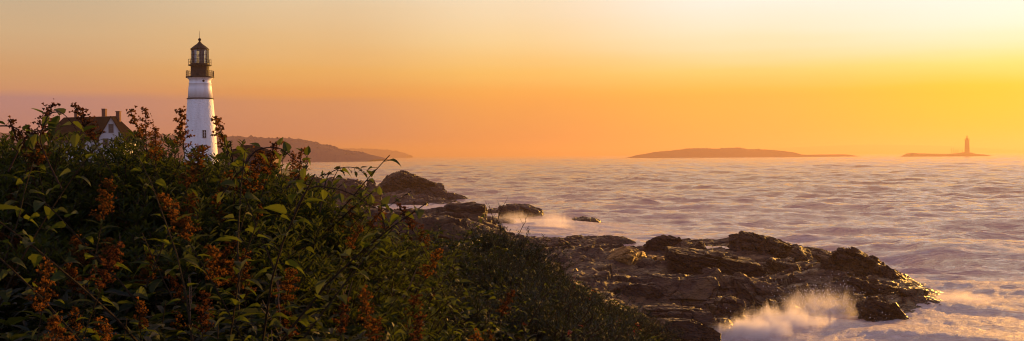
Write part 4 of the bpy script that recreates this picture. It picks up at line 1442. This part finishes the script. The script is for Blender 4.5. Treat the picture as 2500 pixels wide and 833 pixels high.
def add_leaf(m, base, direc, length, width, rg, shape='lance', droop=0.3, mi=0, seg=4):
    """a curved, creased leaf blade growing from base along direc"""
    t, u, wv = frame_of(direc)
    roll = rg.uniform(-0.7, 0.7)
    u = (u * math.cos(roll) + wv * math.sin(roll))
    nn = u.cross(t).normalized()
    if shape == 'lance':
        prof = [0.12, 0.75, 1.0, 0.62, 0.0]
    elif shape == 'heart':
        prof = [0.35, 1.0, 0.92, 0.55, 0.0]
    else:
        prof = [0.10, 0.6, 1.0, 0.85, 0.0]
    vs, fs = [], []
    p = Vector(base); dvec = Vector(t)
    for i in range(seg + 1):
        k = i / seg
        w_ = width * 0.5 * prof[min(4, int(round(k * 4)))]
        cup = nn * (-w_ * 0.45)
        if i < seg:
            vs += [p - u * w_ - cup * 0.9, p.copy(), p + u * w_ - cup * 0.9]
        else:
            vs += [p.copy()]
        dvec = (dvec + Vector((0, 0, -droop / seg)) + nn * rg.uniform(-.06, .06)).normalized()
        p = p + dvec * (length / seg)
    for i in range(seg - 1):
        a = i * 3
        fs += [(a, a + 1, a + 4, a + 3), (a + 1, a + 2, a + 5, a + 4)]
    a = (seg - 1) * 3; z = seg * 3
    fs += [(a, a + 1, z), (a + 1, a + 2, z)]
    m.add(vs, fs, mi)


def curve_pts(base, direc, length, n, bend, rg, grav=0.0, wob=0.08):
    pts = [Vector(base)]
    d_ = Vector(direc).normalized()
    for i in range(n):
        d_ = (d_ + Vector(bend) / n + Vector((0, 0, -grav / n)) + Vector((rg.normal(), rg.normal(), rg.normal() * .5)) * wob / n ** 0.5).normalized()
        pts.append(pts[-1] + d_ * (length / n))
    return pts


def goldenrod(seed, height, bloom_k=1.0, mat=bloom):
    rg = np.random.default_rng(seed)
    root = empty("goldenrod")
    lean = Vector((rg.normal() * 0.18, rg.normal() * 0.18, 0))
    pts = curve_pts((0, 0, 0), (lean.x, lean.y, 1), height, 9, lean * 0.5, rg)
    m = MB(); m.tube(pts, [0.0042 - 0.0028 * i / 9 for i in range(10)], 5)
    m.build("stem", stem_mat, root)
    L = MB()
    nl = int(44 * height)
    for i in range(nl):
        k = 0.12 + 0.77 * i / nl
        f = k * 9; j = int(f); p = pts[j].lerp(pts[min(9, j + 1)], f - j)
        a = i * 2.4 + rg.uniform(-.3, .3)
        ln = 0.105 * (1.15 - 0.55 * k) * rg.uniform(0.75, 1.2)
        add_leaf(L, p, (math.cos(a), math.sin(a), rg.uniform(0.25, 0.9)), ln, ln * 0.19, rg, 'lance', rg.uniform(0.5, 1.5))
    L.build("leaves", leaf_green, root)
    B = MB()
    nb = int(14 * bloom_k)
    for i in range(nb):
        k = (0.90 - 0.035 * bloom_k) + (0.10 + 0.035 * bloom_k) * i / nb
        f = k * 9; j = min(8, int(f)); p = pts[j].lerp(pts[j + 1], f - j)
        a = i * 2.4 + rg.uniform(-.4, .4)
        ln = ((0.008 + 0.028 * bloom_k) * (1 - (k - 0.86) / 0.16) + 0.010) * rg.uniform(0.8, 1.25) * (0.6 + 0.4 * bloom_k)
        bp = curve_pts(p, (math.cos(a) * 0.8, math.sin(a) * 0.8, 0.9), ln, 6, (0, 0, 0), rg, 0.9)
        B.tube(bp, [0.0016] * 7, 3)
        for q in range(int(13 + 240 * ln)):
            fq = rg.uniform(0.12, 1.0) * 6; jq = min(5, int(fq)); c = bp[jq].lerp(bp[jq + 1], fq - jq)
            c = c + Vector((rg.normal() * .006, rg.normal() * .006, abs(rg.normal()) * .008))
            r_ = rg.uniform(0.0026, 0.0052)
            M3 = Euler((rg.uniform(0, 6), rg.uniform(0, 6), 0)).to_matrix()
            B.add([c + M3 @ (Vector(v) * r_) for v in ((-1, 0, -.8), (1, 0, -.8), (0, .2, 1.3), (0, -1, -.7), (0, 1, -.7), (.2, 0, 1.3))], [(0, 1, 2), (3, 4, 5)])
    if nb:
        B.build("flower_head", mat, root)
    return root


def broad_shrub(seed, height, nst=5, mat=leaf_broad, name="broadleaf_shrub", lsize=0.042):
    """arching shoots with wide pointed leaves"""
    rg = np.random.default_rng(seed)
    root = empty(name)
    S = MB(); L = MB()
    for s in range(nst):
        a = s * 2 * PI / nst + rg.uniform(-.4, .4)
        d_ = Vector((math.cos(a) * 0.35, math.sin(a) * 0.35, 1))
        ln = height * rg.uniform(0.8, 1.1)
        pts = curve_pts((rg.normal() * .05, rg.normal() * .05, 0), d_, ln, 9, (math.cos(a) * .35, math.sin(a) * .35, 0), rg, 0.35, 0.15)
        S.tube(pts, [0.0048 - 0.0034 * i / 9 for i in range(10)], 5)
        nl = int(24 * height)
        for i in range(nl):
            k = 0.22 + 0.78 * i / nl
            f = k * 9; j = min(8, int(f)); p = pts[j].lerp(pts[j + 1], f - j)
            b_ = i * 2.4 + rg.uniform(-.5, .5)
            sd = Vector((math.cos(b_), math.sin(b_), rg.uniform(-0.1, 0.8)))
            pet = p + sd.normalized() * 0.018
            S.tube([p, pet], 0.0011, 3)
            l2 = lsize * rg.uniform(0.6, 1.25)
            add_leaf(L, pet, sd, l2 * 1.1, l2 * 0.72, rg, 'heart', rg.uniform(0.5, 1.6))
    S.build("stem", stem_mat, root)
    L.build("leaves", mat, root)
    return root


def bayberry(seed, height, spread, n=26, mat=leaf_dark, name="bayberry_bush", lsize=0.045, tw=9):
    """dense bush of upright twigs ending in whorls of narrow glossy leaves"""
    rg = np.random.default_rng(seed)
    root = empty(name)
    S = MB(); L = MB()
    for s in range(n):
        a = rg.uniform(0, 2 * PI); q = rg.uniform(0, 1) ** 0.6
        d_ = Vector((math.cos(a) * q * spread / height * 1.0, math.sin(a) * q * spread / height, 1))
        ln = height * rg.uniform(0.82, 1.08) * (1.05 - 0.25 * q)
        pts = curve_pts((rg.normal() * .06, rg.normal() * .06, 0), d_, ln, 7, (0, 0, 0.3), rg, 0, 0.25)
        S.tube(pts, [0.006 - 0.0046 * i / 7 for i in range(8)], 4)
        for t_ in range(tw):
            k = rg.uniform(0.35, 1.0) if t_ else 1.0
            f = k * 7; j = min(6, int(f)); p = pts[j].lerp(pts[j + 1], f - j)
            b_ = rg.uniform(0, 2 * PI)
            tp = curve_pts(p, (math.cos(b_) * .7, math.sin(b_) * .7, 0.9), rg.uniform(0.07, 0.16) if t_ else 0.04, 3, (0, 0, .4), rg)
            S.tube(tp, 0.0016, 3)
            for i in range(11):
                kk = 0.25 + 0.75 * i / 10
                ff = kk * 3; jj = min(2, int(ff)); c = tp[jj].lerp(tp[jj + 1], ff - jj)
                g_ = i * 2.4 + rg.uniform(-.4, .4)
                l2 = lsize * rg.uniform(0.7, 1.15) * (1.1 - 0.3 * kk)
                add_leaf(L, c, (math.cos(g_), math.sin(g_), rg.uniform(0.5, 1.4)), l2, l2 * 0.30, rg, 'obl', rg.uniform(-0.2, 0.5), seg=3)
    S.build("stem", twig_mat, root)
    L.build("leaves", mat, root)
    return root


def juniper(seed, height, spread, n=90):
    rg = np.random.default_rng(seed)
    root = empty("juniper_bush")
    S = MB(); L = MB()
    for s in range(n):
        a = rg.uniform(0, 2 * PI); q = rg.uniform(0.1, 1)
        d_ = Vector((math.cos(a) * q * spread / height, math.sin(a) * q * spread / height, rg.uniform(0.5, 1.1)))
        ln = (height * 0.5 + spread * 0.5 * q) * rg.uniform(0.7, 1.15)
        pts = curve_pts((0, 0, 0), d_, ln, 6, (0, 0, 0.2), rg, 0.1, 0.35)
        S.tube(pts, [0.008 - 0.006 * i / 6 for i in range(7)], 4)
        for t_ in range(15):
            k = rg.uniform(0.35, 1.0)
            f = k * 6; j = min(5, int(f)); p = pts[j].lerp(pts[j + 1], f - j)
            b_ = rg.uniform(0, 2 * PI)
            dd_ = Vector((math.cos(b_), math.sin(b_), rg.uniform(0.3, 1.3))).normalized()
            tl = rg.uniform(0.05, 0.13)
            for i in range(6):
                c = p + dd_ * tl * i / 6
                g_ = i * 2.1 + b_
                add_leaf(L, c, dd_ + Vector((math.cos(g_), math.sin(g_), .3)) * 0.8, 0.036 * rg.uniform(.7, 1.2), 0.009, rg, 'lance', 0.1, seg=2)
    S.build("stem", twig_mat, root)
    L.build("leaves", leaf_juniper, root)
    return root


def tip_of(proto):
    for ch in proto.children:
        if ch.name.startswith("stem"):
            return max(ch.data.vertices, key=lambda v: v.co.z).co.copy()


def place(proto, used, px, r, dz, rz, sc, label, group, lean=(0, 0)):
    """stands so that its top meets the canopy of the slope, dz lower or higher"""
    o = proto if proto.name not in used else copy_tree(proto)
    used.add(proto.name)
    x = (px - CX) / F * r
    h = tip_of(proto).z * sc
    o.location = (x, r, float(top_z(px, r)) + dz - h)
    o.rotation_euler = (lean[0], lean[1], rz)
    o.scale = (sc, sc, sc)
    tag(o, label, group=group)
    return o


used = set()
rg = np.random.default_rng(101)
gold = [goldenrod(300 + i, h, b) for i, (h, b) in enumerate([(1.08, 1.0), (1.14, 1.2), (1.0, 0.7), (1.2, 1.1), (1.05, 1.4), (0.95, 0.5)])]
gold_brown = [goldenrod(340 + i, h, b, bloom_brown) for i, (h, b) in enumerate([(1.1, 1.1), (1.02, 0.8)])]
leafy = [goldenrod(360 + i, h, 0.0) for i, h in enumerate([1.0, 1.08, 0.95, 1.12])]
for g in gold + gold_brown + leafy:
    tag(g, cat='wildflower')
shr = [broad_shrub(400 + i, h, n_) for i, (h, n_) in enumerate([(1.05, 5), (1.0, 6), (1.15, 4), (0.95, 6)])]
red = broad_shrub(420, 0.95, 5, leaf_red, "red_leaved_shrub", 0.045)
for g in shr + [red]:
    tag(g, cat='shrub')
leafyb = [bayberry(540 + i, h, s, 20, leaf_green, 'leafy_bush', 0.055, 8) for i, (h, s) in enumerate([(1.1, 0.5), (1.0, 0.55), (1.2, 0.5)])]
bay = [bayberry(500 + i, h, s) for i, (h, s) in enumerate([(1.1, 0.55), (1.0, 0.5), (1.2, 0.6)])]
jun = [juniper(520 + i, h, s) for i, (h, s) in enumerate([(0.75, 0.8), (0.65, 0.9), (0.85, 0.75)])]
for g in bay + jun + leafyb:
    tag(g, cat='bush')

# goldenrods over the near slope
for i in range(240):
    px = rg.uniform(-180, 1120) if i % 5 else rg.uniform(700, 1500)
    D = float(np.interp(px, D_PX, D_R))
    r = 2.3 + (min(D, 8.5) - 2.3) * rg.uniform(0, 1) ** 0.75
    if i % 9 < 5:
        place(leafy[rg.integers(0, 4)], used, px, r, rg.uniform(-0.14, 0.0), rg.uniform(0, 6.28), rg.uniform(0.85, 1.05),
              "leafy green stem with narrow leaves and no bloom among the near plants", "leafy stems on the near slope", (rg.normal() * .1, rg.normal() * .1))
        continue
    pr = gold[rg.integers(0, 6)] if rg.uniform() < 0.66 else gold_brown[rg.integers(0, 2)]
    brown = pr in gold_brown
    place(pr, used, px, r, rg.uniform(-0.12, 0.04), rg.uniform(0, 6.28), rg.uniform(0.82, 1.02),
          "goldenrod gone to brown seed among the near plants on the slope" if brown else "leafy goldenrod with a rusty orange plume among the near plants on the slope",
          "seeded goldenrods on the near slope" if brown else "goldenrods on the near slope", (rg.normal() * .1, rg.normal() * .1))
for i in range(70):
    px = rg.uniform(-200, 1250) if i % 4 else rg.uniform(600, 1600)
    D = float(np.interp(px, D_PX, D_R))
    r = 4.0 + (min(D, 9) - 4.0) * rg.uniform(0, 1) ** 0.8
    place(shr[rg.integers(0, 4)], used, px, r, rg.uniform(-0.16, -0.02), rg.uniform(0, 6.28), rg.uniform(0.75, 1.02),
          "green shrub with wide pointed leaves filling the near slope", "broadleaf shrubs on the near slope", (rg.normal() * .12, rg.normal() * .12))
for px, r, dz in [(330, 3.1, -.35), (300, 2.9, -.42), (700, 3.4, -.3), (930, 3.8, -.2), (1330, 11, -.1), (1390, 14.5, .02), (1250, 6.0, -.1), (1130, 4.3, -.2), (1500, 14, -.05)]:
    place(red, used, px, r, dz, rg.uniform(0, 6), 0.85, "low shrub whose leaves have turned red on the slope", "red leaved shrubs on the slope")
# dense bushes that close the left brow
for i in range(165):
    px = rg.uniform(-150, 980)
    r = rg.uniform(3.9, 6.6)
    place(leafyb[rg.integers(0, 3)], used, px, r, rg.uniform(-0.10, -0.01), rg.uniform(0, 6), rg.uniform(0.8, 1.0),
          "dense dark bush behind the goldenrods on the left brow of the slope", "dense bushes behind the goldenrods")
for i in range(130):
    px = rg.uniform(-60, 760)
    r = float(np.interp(px, D_PX, D_R)) + rg.uniform(-0.9, 0.15)
    place(leafyb[rg.integers(0, 3)], used, px, r, rg.uniform(-0.03, 0.035), rg.uniform(0, 6), rg.uniform(0.8, 1.0),
          "dense dark bush behind the goldenrods on the left brow of the slope", "dense bushes behind the goldenrods")
# bayberries on the brow
for i in range(62):
    px = rg.uniform(1000, 1345)
    D = float(np.interp(px, D_PX, D_R))
    r = D * rg.uniform(0.62, 1.04)
    place(bay[rg.integers(0, 3)], used, px, r, rg.uniform(-0.12, 0.03), rg.uniform(0, 6), rg.uniform(0.8, 1.02),
          "dense dark bayberry bush with narrow glossy leaves on the brow of the slope", "bayberry bushes on the brow of the slope")
for i in range(120):
    px = rg.uniform(1180, 1700)
    D = float(np.interp(px, D_PX, D_R))
    r = D * rg.uniform(0.42, 1.05)
    if rg.uniform() < 0.7:
        place(jun[rg.integers(0, 3)], used, px, r, rg.uniform(-0.12, 0.05), rg.uniform(0, 6), rg.uniform(0.85, 1.15),
              "low dark juniper spreading down the slope beside the ledge", "junipers on the lower slope")
    else:
        place(bay[rg.integers(0, 3)], used, px, r, rg.uniform(-0.15, 0.0), rg.uniform(0, 6), rg.uniform(0.7, 0.85),
              "small dark bayberry bush among the junipers on the lower slope", "bayberry bushes among the junipers")

# plants that stand out against the sky: (px, py of the tip, distance, prototype, label)
def hero(proto, px, py, r, height, rz, label, group=None, lean=(0, 0)):
    o = proto if proto.name not in used else copy_tree(proto)
    used.add(proto.name)
    tip = P(px, py, r)
    sc = 1.0
    # the tip of the prototype after leaning
    E = Euler((lean[0], lean[1], rz)).to_matrix()
    tv = tip_of(proto)
    sc = height / tv.z
    off = E @ (tv * sc)
    o.location = tip - off
    o.rotation_euler = (lean[0], lean[1], rz)
    o.scale = (sc,) * 3
    tag(o, label)
    if group: o['group'] = group
    elif 'group' in o: del o['group']
    return o


hero(gold[0], 440, 268, 4.2, 1.15, 0.5, "tall goldenrod with a rusty plume overlapping the left edge of the white lighthouse")
hero(gold[2], 524, 284, 4.1, 1.1, 2.6, "goldenrod leaning right across the front of the white lighthouse", lean=(0.0, 0.62))
hero(gold_brown[1], 128, 254, 4.4, 1.2, 1.0, "brown tipped goldenrod rising above the left end of the house roof")
hero(gold_brown[0], 184, 258, 4.6, 1.2, 2.0, "brown tipped goldenrod in front of the house roof")
hero(gold[5], 316, 266, 4.8, 1.2, 3.0, "slim goldenrod standing at the right end of the house roof")
hero(gold[2], 356, 264, 4.9, 1.2, 4.0, "slim goldenrod against the sky between the house and the lighthouse")
hero(gold[5], 22, 290, 4.3, 1.15, 5.0, "goldenrod at the far left edge against the pale sky")
hero(gold[4], 70, 312, 4.4, 1.1, 5.5, "bushy goldenrod with an orange plume left of the house")
hero(gold[3], 380, 312, 4.6, 1.1, 1.5, "full goldenrod plume just right of the house gable")
hero(gold[1], 500, 362, 3.9, 1.1, 2.5, "orange goldenrod plume at the foot of the white lighthouse")
hero(gold[4], 640, 372, 4.0, 1.15, 3.5, "tall rust coloured goldenrod plume right of the lighthouse, before the hip roofed building")
hero(gold[2], 736, 362, 4.6, 1.2, 0.7, "goldenrod with sparse tip standing out against the bay", lean=(0, 0.12))
hero(gold_brown[1], 676, 348, 4.8, 1.2, 1.7, "brown seeded goldenrod in front of the hip roofed building")
hero(gold[0], 268, 440, 3.4, 1.0, 1.7, "orange goldenrod plume in the shade below the house")
hero(gold[1], 395, 480, 3.2, 1.0, 4.7, "drooping orange goldenrod plume below the lighthouse")
hero(gold_brown[0], 288, 600, 2.7, 0.9, 4.7, "reddish brown seed plume in the darkest part of the slope")
hero(gold[3], 120, 640, 2.5, 0.9, 2.7, "goldenrod with a branching plume near the bottom left corner")
hero(gold[4], 125, 780, 2.2, 0.8, 0.7, "orange goldenrod plume touching the bottom left edge")
hero(gold[3], 885, 708, 2.9, 0.9, 5.7, "orange goldenrod plume low on the slope, near the bottom middle")
hero(gold[1], 1075, 612, 4.4, 0.9, 1.2, "rusty goldenrod plume in front of the bayberry bushes")
hero(gold_brown[0], 975, 500, 5.2, 1.0, 2.2, "seeded goldenrod at the brow, just before the dark slab of rock")
hero(gold[0], 860, 505, 5.0, 1.0, 3.2, "orange goldenrod under the arching leafy vine")
hero(shr[0], 240, 352, 3.6, 1.1, 0.3, "shrub with big sunlit yellow green leaves below the house")
hero(shr[2], 330, 368, 3.5, 1.1, 2.3, "yellow green leafy shrub between the house and the lighthouse")
hero(shr[1], 562, 345, 4.2, 1.15, 1.3, "leafy shrub with bright upright leaves at the lighthouse's right foot")
hero(shr[3], 598, 372, 4.0, 1.1, 4.3, "leafy shrub hiding the left part of the hip roofed building")
hero(shr[2], 150, 345, 4.4, 1.1, 5.3, "leafy shrub in front of the left end of the house")
hero(bay[0], 395, 338, 6.5, 1.2, 0, "dense dark bush between the house and the lighthouse")
hero(bay[2], 350, 322, 7.0, 1.2, 2, "dense dark bush right of the house gable")
hero(bay[1], 430, 352, 6.0, 1.2, 4, "dense dark bush at the left foot of the lighthouse")

hero(leafyb[0], 332, 328, 5.2, 1.15, 1, "leafy green bush hiding the right corner of the house")
hero(leafyb[1], 300, 336, 4.9, 1.1, 3, "leafy green bush in front of the house gable's lower wall")
hero(leafyb[2], 215, 338, 5.0, 1.15, 5, "leafy green bush in front of the house's lower wall")
hero(leafyb[0], 130, 330, 5.1, 1.15, 2, "leafy green bush at the left corner of the house")

# arching vines, drawn through the photograph's points
def vine(pts, r0, r1, leaves, label, seed, lmat=leaf_broad, rad=0.0032):
    rg = np.random.default_rng(seed)
    n = len(pts)
    w3 = [P(px, py, r0 + (r1 - r0) * i / (n - 1)) for i, (px, py) in enumerate(pts)]
    base = w3[0].copy()
    # smooth it
    fine = []
    for i in range(n - 1):
        p0 = w3[max(0, i - 1)]; p1 = w3[i]; p2 = w3[i + 1]; p3 = w3[min(n - 1, i + 2)]
        for q in range(5):
            t_ = q / 5
            fine.append(0.5 * ((2 * p1) + (p2 - p0) * t_ + (2 * p0 - 5 * p1 + 4 * p2 - p3) * t_ ** 2 + (3 * p1 - p0 - 3 * p2 + p3) * t_ ** 3) - base)
    fine.append(w3[-1] - base)
    root = empty("arching_vine", base)
    S = MB(); S.tube(fine, [rad - (rad - 0.0012) * i / (len(fine) - 1) for i in range(len(fine))], 6)
    L = MB()
    for k, dx, dz, size in leaves:
        f = k * (len(fine) - 1); j = min(len(fine) - 2, int(f)); p = fine[j].lerp(fine[j + 1], f - j)
        d_ = Vector((dx, rg.uniform(-.5, .5), dz))
        q = p + d_.normalized() * 0.014
        S.tube([p, q], 0.0011, 3)
        add_leaf(L, q, d_, size, size * 0.62, rg, 'heart', 0.3)
    S.build("stem", twig_mat, root)
    L.build("leaves", lmat, root)
    tag(root, label, 'vine')
    return root


def alt(k0, k1, n, size, seed, up=0.3):
    rg = np.random.default_rng(seed)
    return [(k0 + (k1 - k0) * i / max(1, n - 1), rg.uniform(-1, 1), (up if i % 2 else -0.9) + rg.uniform(-.4, .4), size * rg.uniform(0.75, 1.2)) for i in range(n)]


vine([(150, 460), (120, 400), (98, 340), (110, 300), (122, 278), (150, 276), (175, 300), (192, 328)], 4.0, 4.1, alt(0.35, 1, 12, 0.055, 1), "leafy vine looping up before the left end of the house roof", 1)
vine([(-30, 309), (20, 308), (45, 318), (58, 345), (66, 380)], 3.9, 4.0, alt(0.1, 0.9, 6, 0.04, 2), "thin vine reaching in from the left edge", 2)
vine([(20, 420), (60, 340), (80, 326), (100, 318), (112, 312)], 4.0, 4.0, alt(0.3, 1, 9, 0.045, 3), "short vine with paired dark leaves at the far left", 3)
vine([(600, 400), (620, 372), (650, 361), (680, 362), (700, 374), (722, 392), (742, 402)], 3.9, 3.9, alt(0.2, 1, 9, 0.045, 4), "vine arching over the roof of the hip roofed building", 4)
vine([(720, 520), (745, 470), (770, 456), (800, 458), (835, 465), (870, 480), (900, 500), (928, 512)], 3.6, 3.7, alt(0.1, 0.98, 13, 0.036, 5, 0.9), "vine arching out right over the shore rocks with round green leaves", 5)
vine([(780, 520), (790, 470), (800, 430), (822, 414), (850, 408), (872, 412), (890, 420)], 3.9, 4.0, alt(0.2, 0.95, 14, 0.026, 6, 0.2), "thin dark vine with small folded leaves reaching over the bay", 6, leaf_dark, 0.0024)
vine([(700, 460), (735, 420), (752, 395), (742, 372)], 4.1, 4.2, alt(0.2, 1, 8, 0.04, 7), "upright vine tip with yellow and red leaves against the bay", 7)
vine([(540, 480), (575, 430), (600, 400), (560, 372), (552, 350)], 4.0, 4.1, alt(0.1, 1, 12, 0.055, 8, .8), "leafy vine climbing at the right foot of the white lighthouse", 8)
vine([(940, 560), (932, 520), (930, 484)], 4.4, 4.4, alt(0.4, 1, 4, 0.05, 9, 1.0), "single upright shoot with a bright leaf before the dark slab", 9)

# bare twigs sticking out of the bayberries
def twig(pxy, r, label, seed):
    rg = np.random.default_rng(seed)
    base = P(*pxy[0], r)
    m = MB()
    w3 = [P(a, b_, r) - base for a, b_ in pxy]
    m.tube(w3, [0.0042 - 0.0028 * i / (len(w3) - 1) for i in range(len(w3))], 4)
    for k in range(1, len(w3)):
        p = w3[k - 1].lerp(w3[k], 0.4)
        sd = 1 if k % 2 else -1
        q = p + Vector((sd * rg.uniform(.03, .05), rg.uniform(-.03, .03), rg.uniform(0.06, 0.1)))
        m.tube([p, p.lerp(q, .5) + Vector((sd * .004, 0, 0)), q], [0.002, 0.0016, 0.001], 3)
    tag(m.build("bare_twig", twig_mat, loc=base), label, 'twig')


twig([(1205, 540), (1200, 520), (1192, 496)], 9.6, "bare grey twig sticking out of the bayberries, leftmost of three", 1)
twig([(1215, 540), (1219, 520), (1230, 500), (1234, 494)], 9.7, "forked bare twig in the middle of the three above the bayberries", 2)
twig([(1268, 570), (1275, 555), (1284, 540), (1282, 530)], 10.4, "crooked bare twig above the right end of the bayberries", 3)

dry = MB()
rg2 = np.random.default_rng(64)
dp = curve_pts((0, 0, 0), (0.1, 0, 1), 0.95, 8, (0.25, 0.1, 0), rg2, 0, 0.25)
dry.tube(dp, [0.0045 - 0.0034 * i / 8 for i in range(9)], 5)
for k in range(3, 8):
    dd2 = Vector((rg2.normal(), rg2.normal(), 0.9))
    q = curve_pts(dp[k], dd2, rg2.uniform(0.08, 0.2), 4, (0, 0, .2), rg2, 0, 0.4)
    dry.tube(q, [0.002, 0.0018, 0.0015, 0.0012, 0.0008], 4)
    dry.tube(curve_pts(q[2], dd2 + Vector((.6, -.4, .1)), 0.06, 3, (0, 0, 0), rg2), 0.0009, 3)
dry_o = dry.build("dry_stem", simple("dry_stem_bark", (0.16, 0.08, 0.04), (0.10, 0.05, 0.03), 0.7, 12))
for i in range(26):
    px = rg2.uniform(0, 1250)
    D = float(np.interp(px, D_PX, D_R)); r = rg2.uniform(2.6, D)
    c_ = dry_o if i == 0 else dry_o.copy()
    if i: COL.objects.link(c_)
    c_.location = ((px - CX) / F * r, r, float(top_z(px, r)) - 0.95 + rg2.uniform(-0.12, 0.03))
    c_.rotation_euler = (rg2.normal() * .15, rg2.normal() * .15, rg2.uniform(0, 6))
    tag(c_, "bare dry branching stem between the green plants of the slope", 'dead stem', "bare dry stems on the slope")

# everything low and uncountable between the plants
U = MB(); Ub = MB()
rg = np.random.default_rng(77)
for i in range(30000):
    px = rg.uniform(-500, 1650)
    D = float(np.interp(px, D_PX, D_R))
    r = 1.9 + (D * 1.02 - 1.9) * rg.uniform(0, 1) ** 0.55
    zt2 = float(top_z(px, r)); hgt = float(plant_h(px, r))
    x = (px - CX) / F * r
    k = rg.uniform(0.25, 0.9)
    c = Vector((x + rg.normal() * .04, r + rg.normal() * .04, zt2 - 0.02 - hgt * (1 - k)))
    a = rg.uniform(0, 6.28)
    sz = rg.uniform(0.04, 0.085) * (1 + 0.04 * r)
    for q in range(3):
        add_leaf(U if i % 3 else Ub, c, (math.cos(a + q * 2.1), math.sin(a + q * 2.1), rg.uniform(0, 1.2)), sz, sz * (0.3 if i % 3 else 0.55), rg, 'lance' if i % 3 else 'heart', 0.8, seg=3)
o = U.build("undergrowth", leaf_dark); tag(o, kind='stuff')
o = Ub.build("low_foliage", leaf_green); tag(o, kind='stuff')
# ------------------------------------------------------------------ breaking spray
def spray(name, px, py, d, size, dens, seed, label, falloff_up=1.0):
    c = P(px, py, d)
    v, fs = cube_sphere(16)
    v = v / np.linalg.norm(v, axis=1)[:, None]
    v = v * (1 + 0.22 * fbm(v * 1.6 + seed, 3, seed))[:, None]
    me = bpy.data.meshes.new(name)
    me.from_pydata((v * (np.array(size) / 2)).tolist(), [], fs)
    t = NT(name + "_mist")
    co = t.n('ShaderNodeTexCoord').outputs['Object']
    mp = t.n('ShaderNodeMapping'); t.l(co, mp.inputs[0]); mp.inputs['Scale'].default_value = (2 / size[0], 2 / size[1], 2 / size[2])
    ln = t.n('ShaderNodeVectorMath', operation='LENGTH'); t.l(mp.outputs[0], ln.inputs[0])
    mr = t.n('ShaderNodeMapRange', interpolation_type='SMOOTHSTEP'); t.l(ln.outputs['Value'], mr.inputs[0])
    mr.inputs[1].default_value = 0.15; mr.inputs[2].default_value = 0.98; mr.inputs[3].default_value = 1; mr.inputs[4].default_value = 0
    mp2 = t.n('ShaderNodeMapping'); t.l(co, mp2.inputs[0]); mp2.inputs['Scale'].default_value = (1.3, 1.1, 0.5); mp2.inputs['Location'].default_value = (seed, 0, 0)
    n = t.noise(mp2.outputs[0], 0.9, 8, 0.74, 1.2)
    dn = t.math('SUBTRACT', t.math('ADD', t.math('MULTIPLY', n, 2.2), t.math('MULTIPLY', mr.outputs[0], 0.75)), 1.42, clamp=True)
    dn = t.math('MULTIPLY', t.math('MULTIPLY', dn, mr.outputs[0]), dens)
    pv = t.n('ShaderNodeVolumePrincipled')
    pv.inputs['Color'].default_value = (0.97, 0.95, 0.95, 1)
    pv.inputs['Anisotropy'].default_value = 0.3
    t.l(dn, pv.inputs['Density'])
    t.l(pv.outputs[0], t.out.inputs['Volume'])
    me.materials.append(t.m)
    o = bpy.data.objects.new(name, me)
    o.location = c
    COL.objects.link(o)
    tag(o, kind='stuff')
    return o


spray("wave_spray", 1920, 822, 54.0, (12, 5.0, 5.0), 6.5, 3, "")
spray("wave_spray", 1835, 822, 51.5, (7.5, 4.0, 3.2), 9.0, 7, "")
spray("wave_spray", 2000, 764, 58, (8.0, 3.0, 4.6), 2.4, 11, "")
spray("wave_spray", 2340, 755, 63, (9.0, 8.0, 3.4), 2.6, 17, "")
spray("wave_spray", 2200, 826, 55, (10.0, 6.0, 2.8), 2.8, 19, "")
spray("wave_spray", 2420, 800, 58, (10.0, 8.0, 2.4), 1.6, 21, "")
spray("wave_spray", 1350, 545, 128, (9, 7, 4.6), 1.1, 23, "")
spray("wave_spray", 1260, 540, 138, (11, 8, 4.6), 0.7, 29, "")
spray("wave_spray", 1000, 492, 196, (14, 8, 4.0), 1.0, 31, "")

# thrown droplets
foam_mat = simple("white_water", (0.8, 0.78, 0.78), (0.7, 0.68, 0.68), 0.4)
m = MB()
rg = np.random.default_rng(5)
for cx_, cy_, d, sx, sy, n in [(1930, 810, 55, 2.4, 0.5, 2600), (2000, 748, 58, 1.0, 0.7, 1400), (1850, 815, 53, 1.0, 0.4, 900), (2300, 740, 64, 1.3, 0.5, 700)]:
    c = P(cx_, cy_, d)
    for _ in range(n):
        p = Vector((c.x + rg.normal() * sx, c.y + rg.normal() * 0.8, c.z + abs(rg.normal()) * sy - 0.3))
        r_ = rg.uniform(0.006, 0.024)
        m.add([p + Vector(v) * r_ for v in ((1, 0, -.6), (-.5, .87, -.6), (-.5, -.87, -.6), (0.3, 0, 2.6))], [(0, 1, 3), (1, 2, 3), (2, 0, 3), (0, 2, 1)])
tag(m.build("spray_droplets", foam_mat), kind='stuff')

vl = bpy.context.view_layer
vl.update()
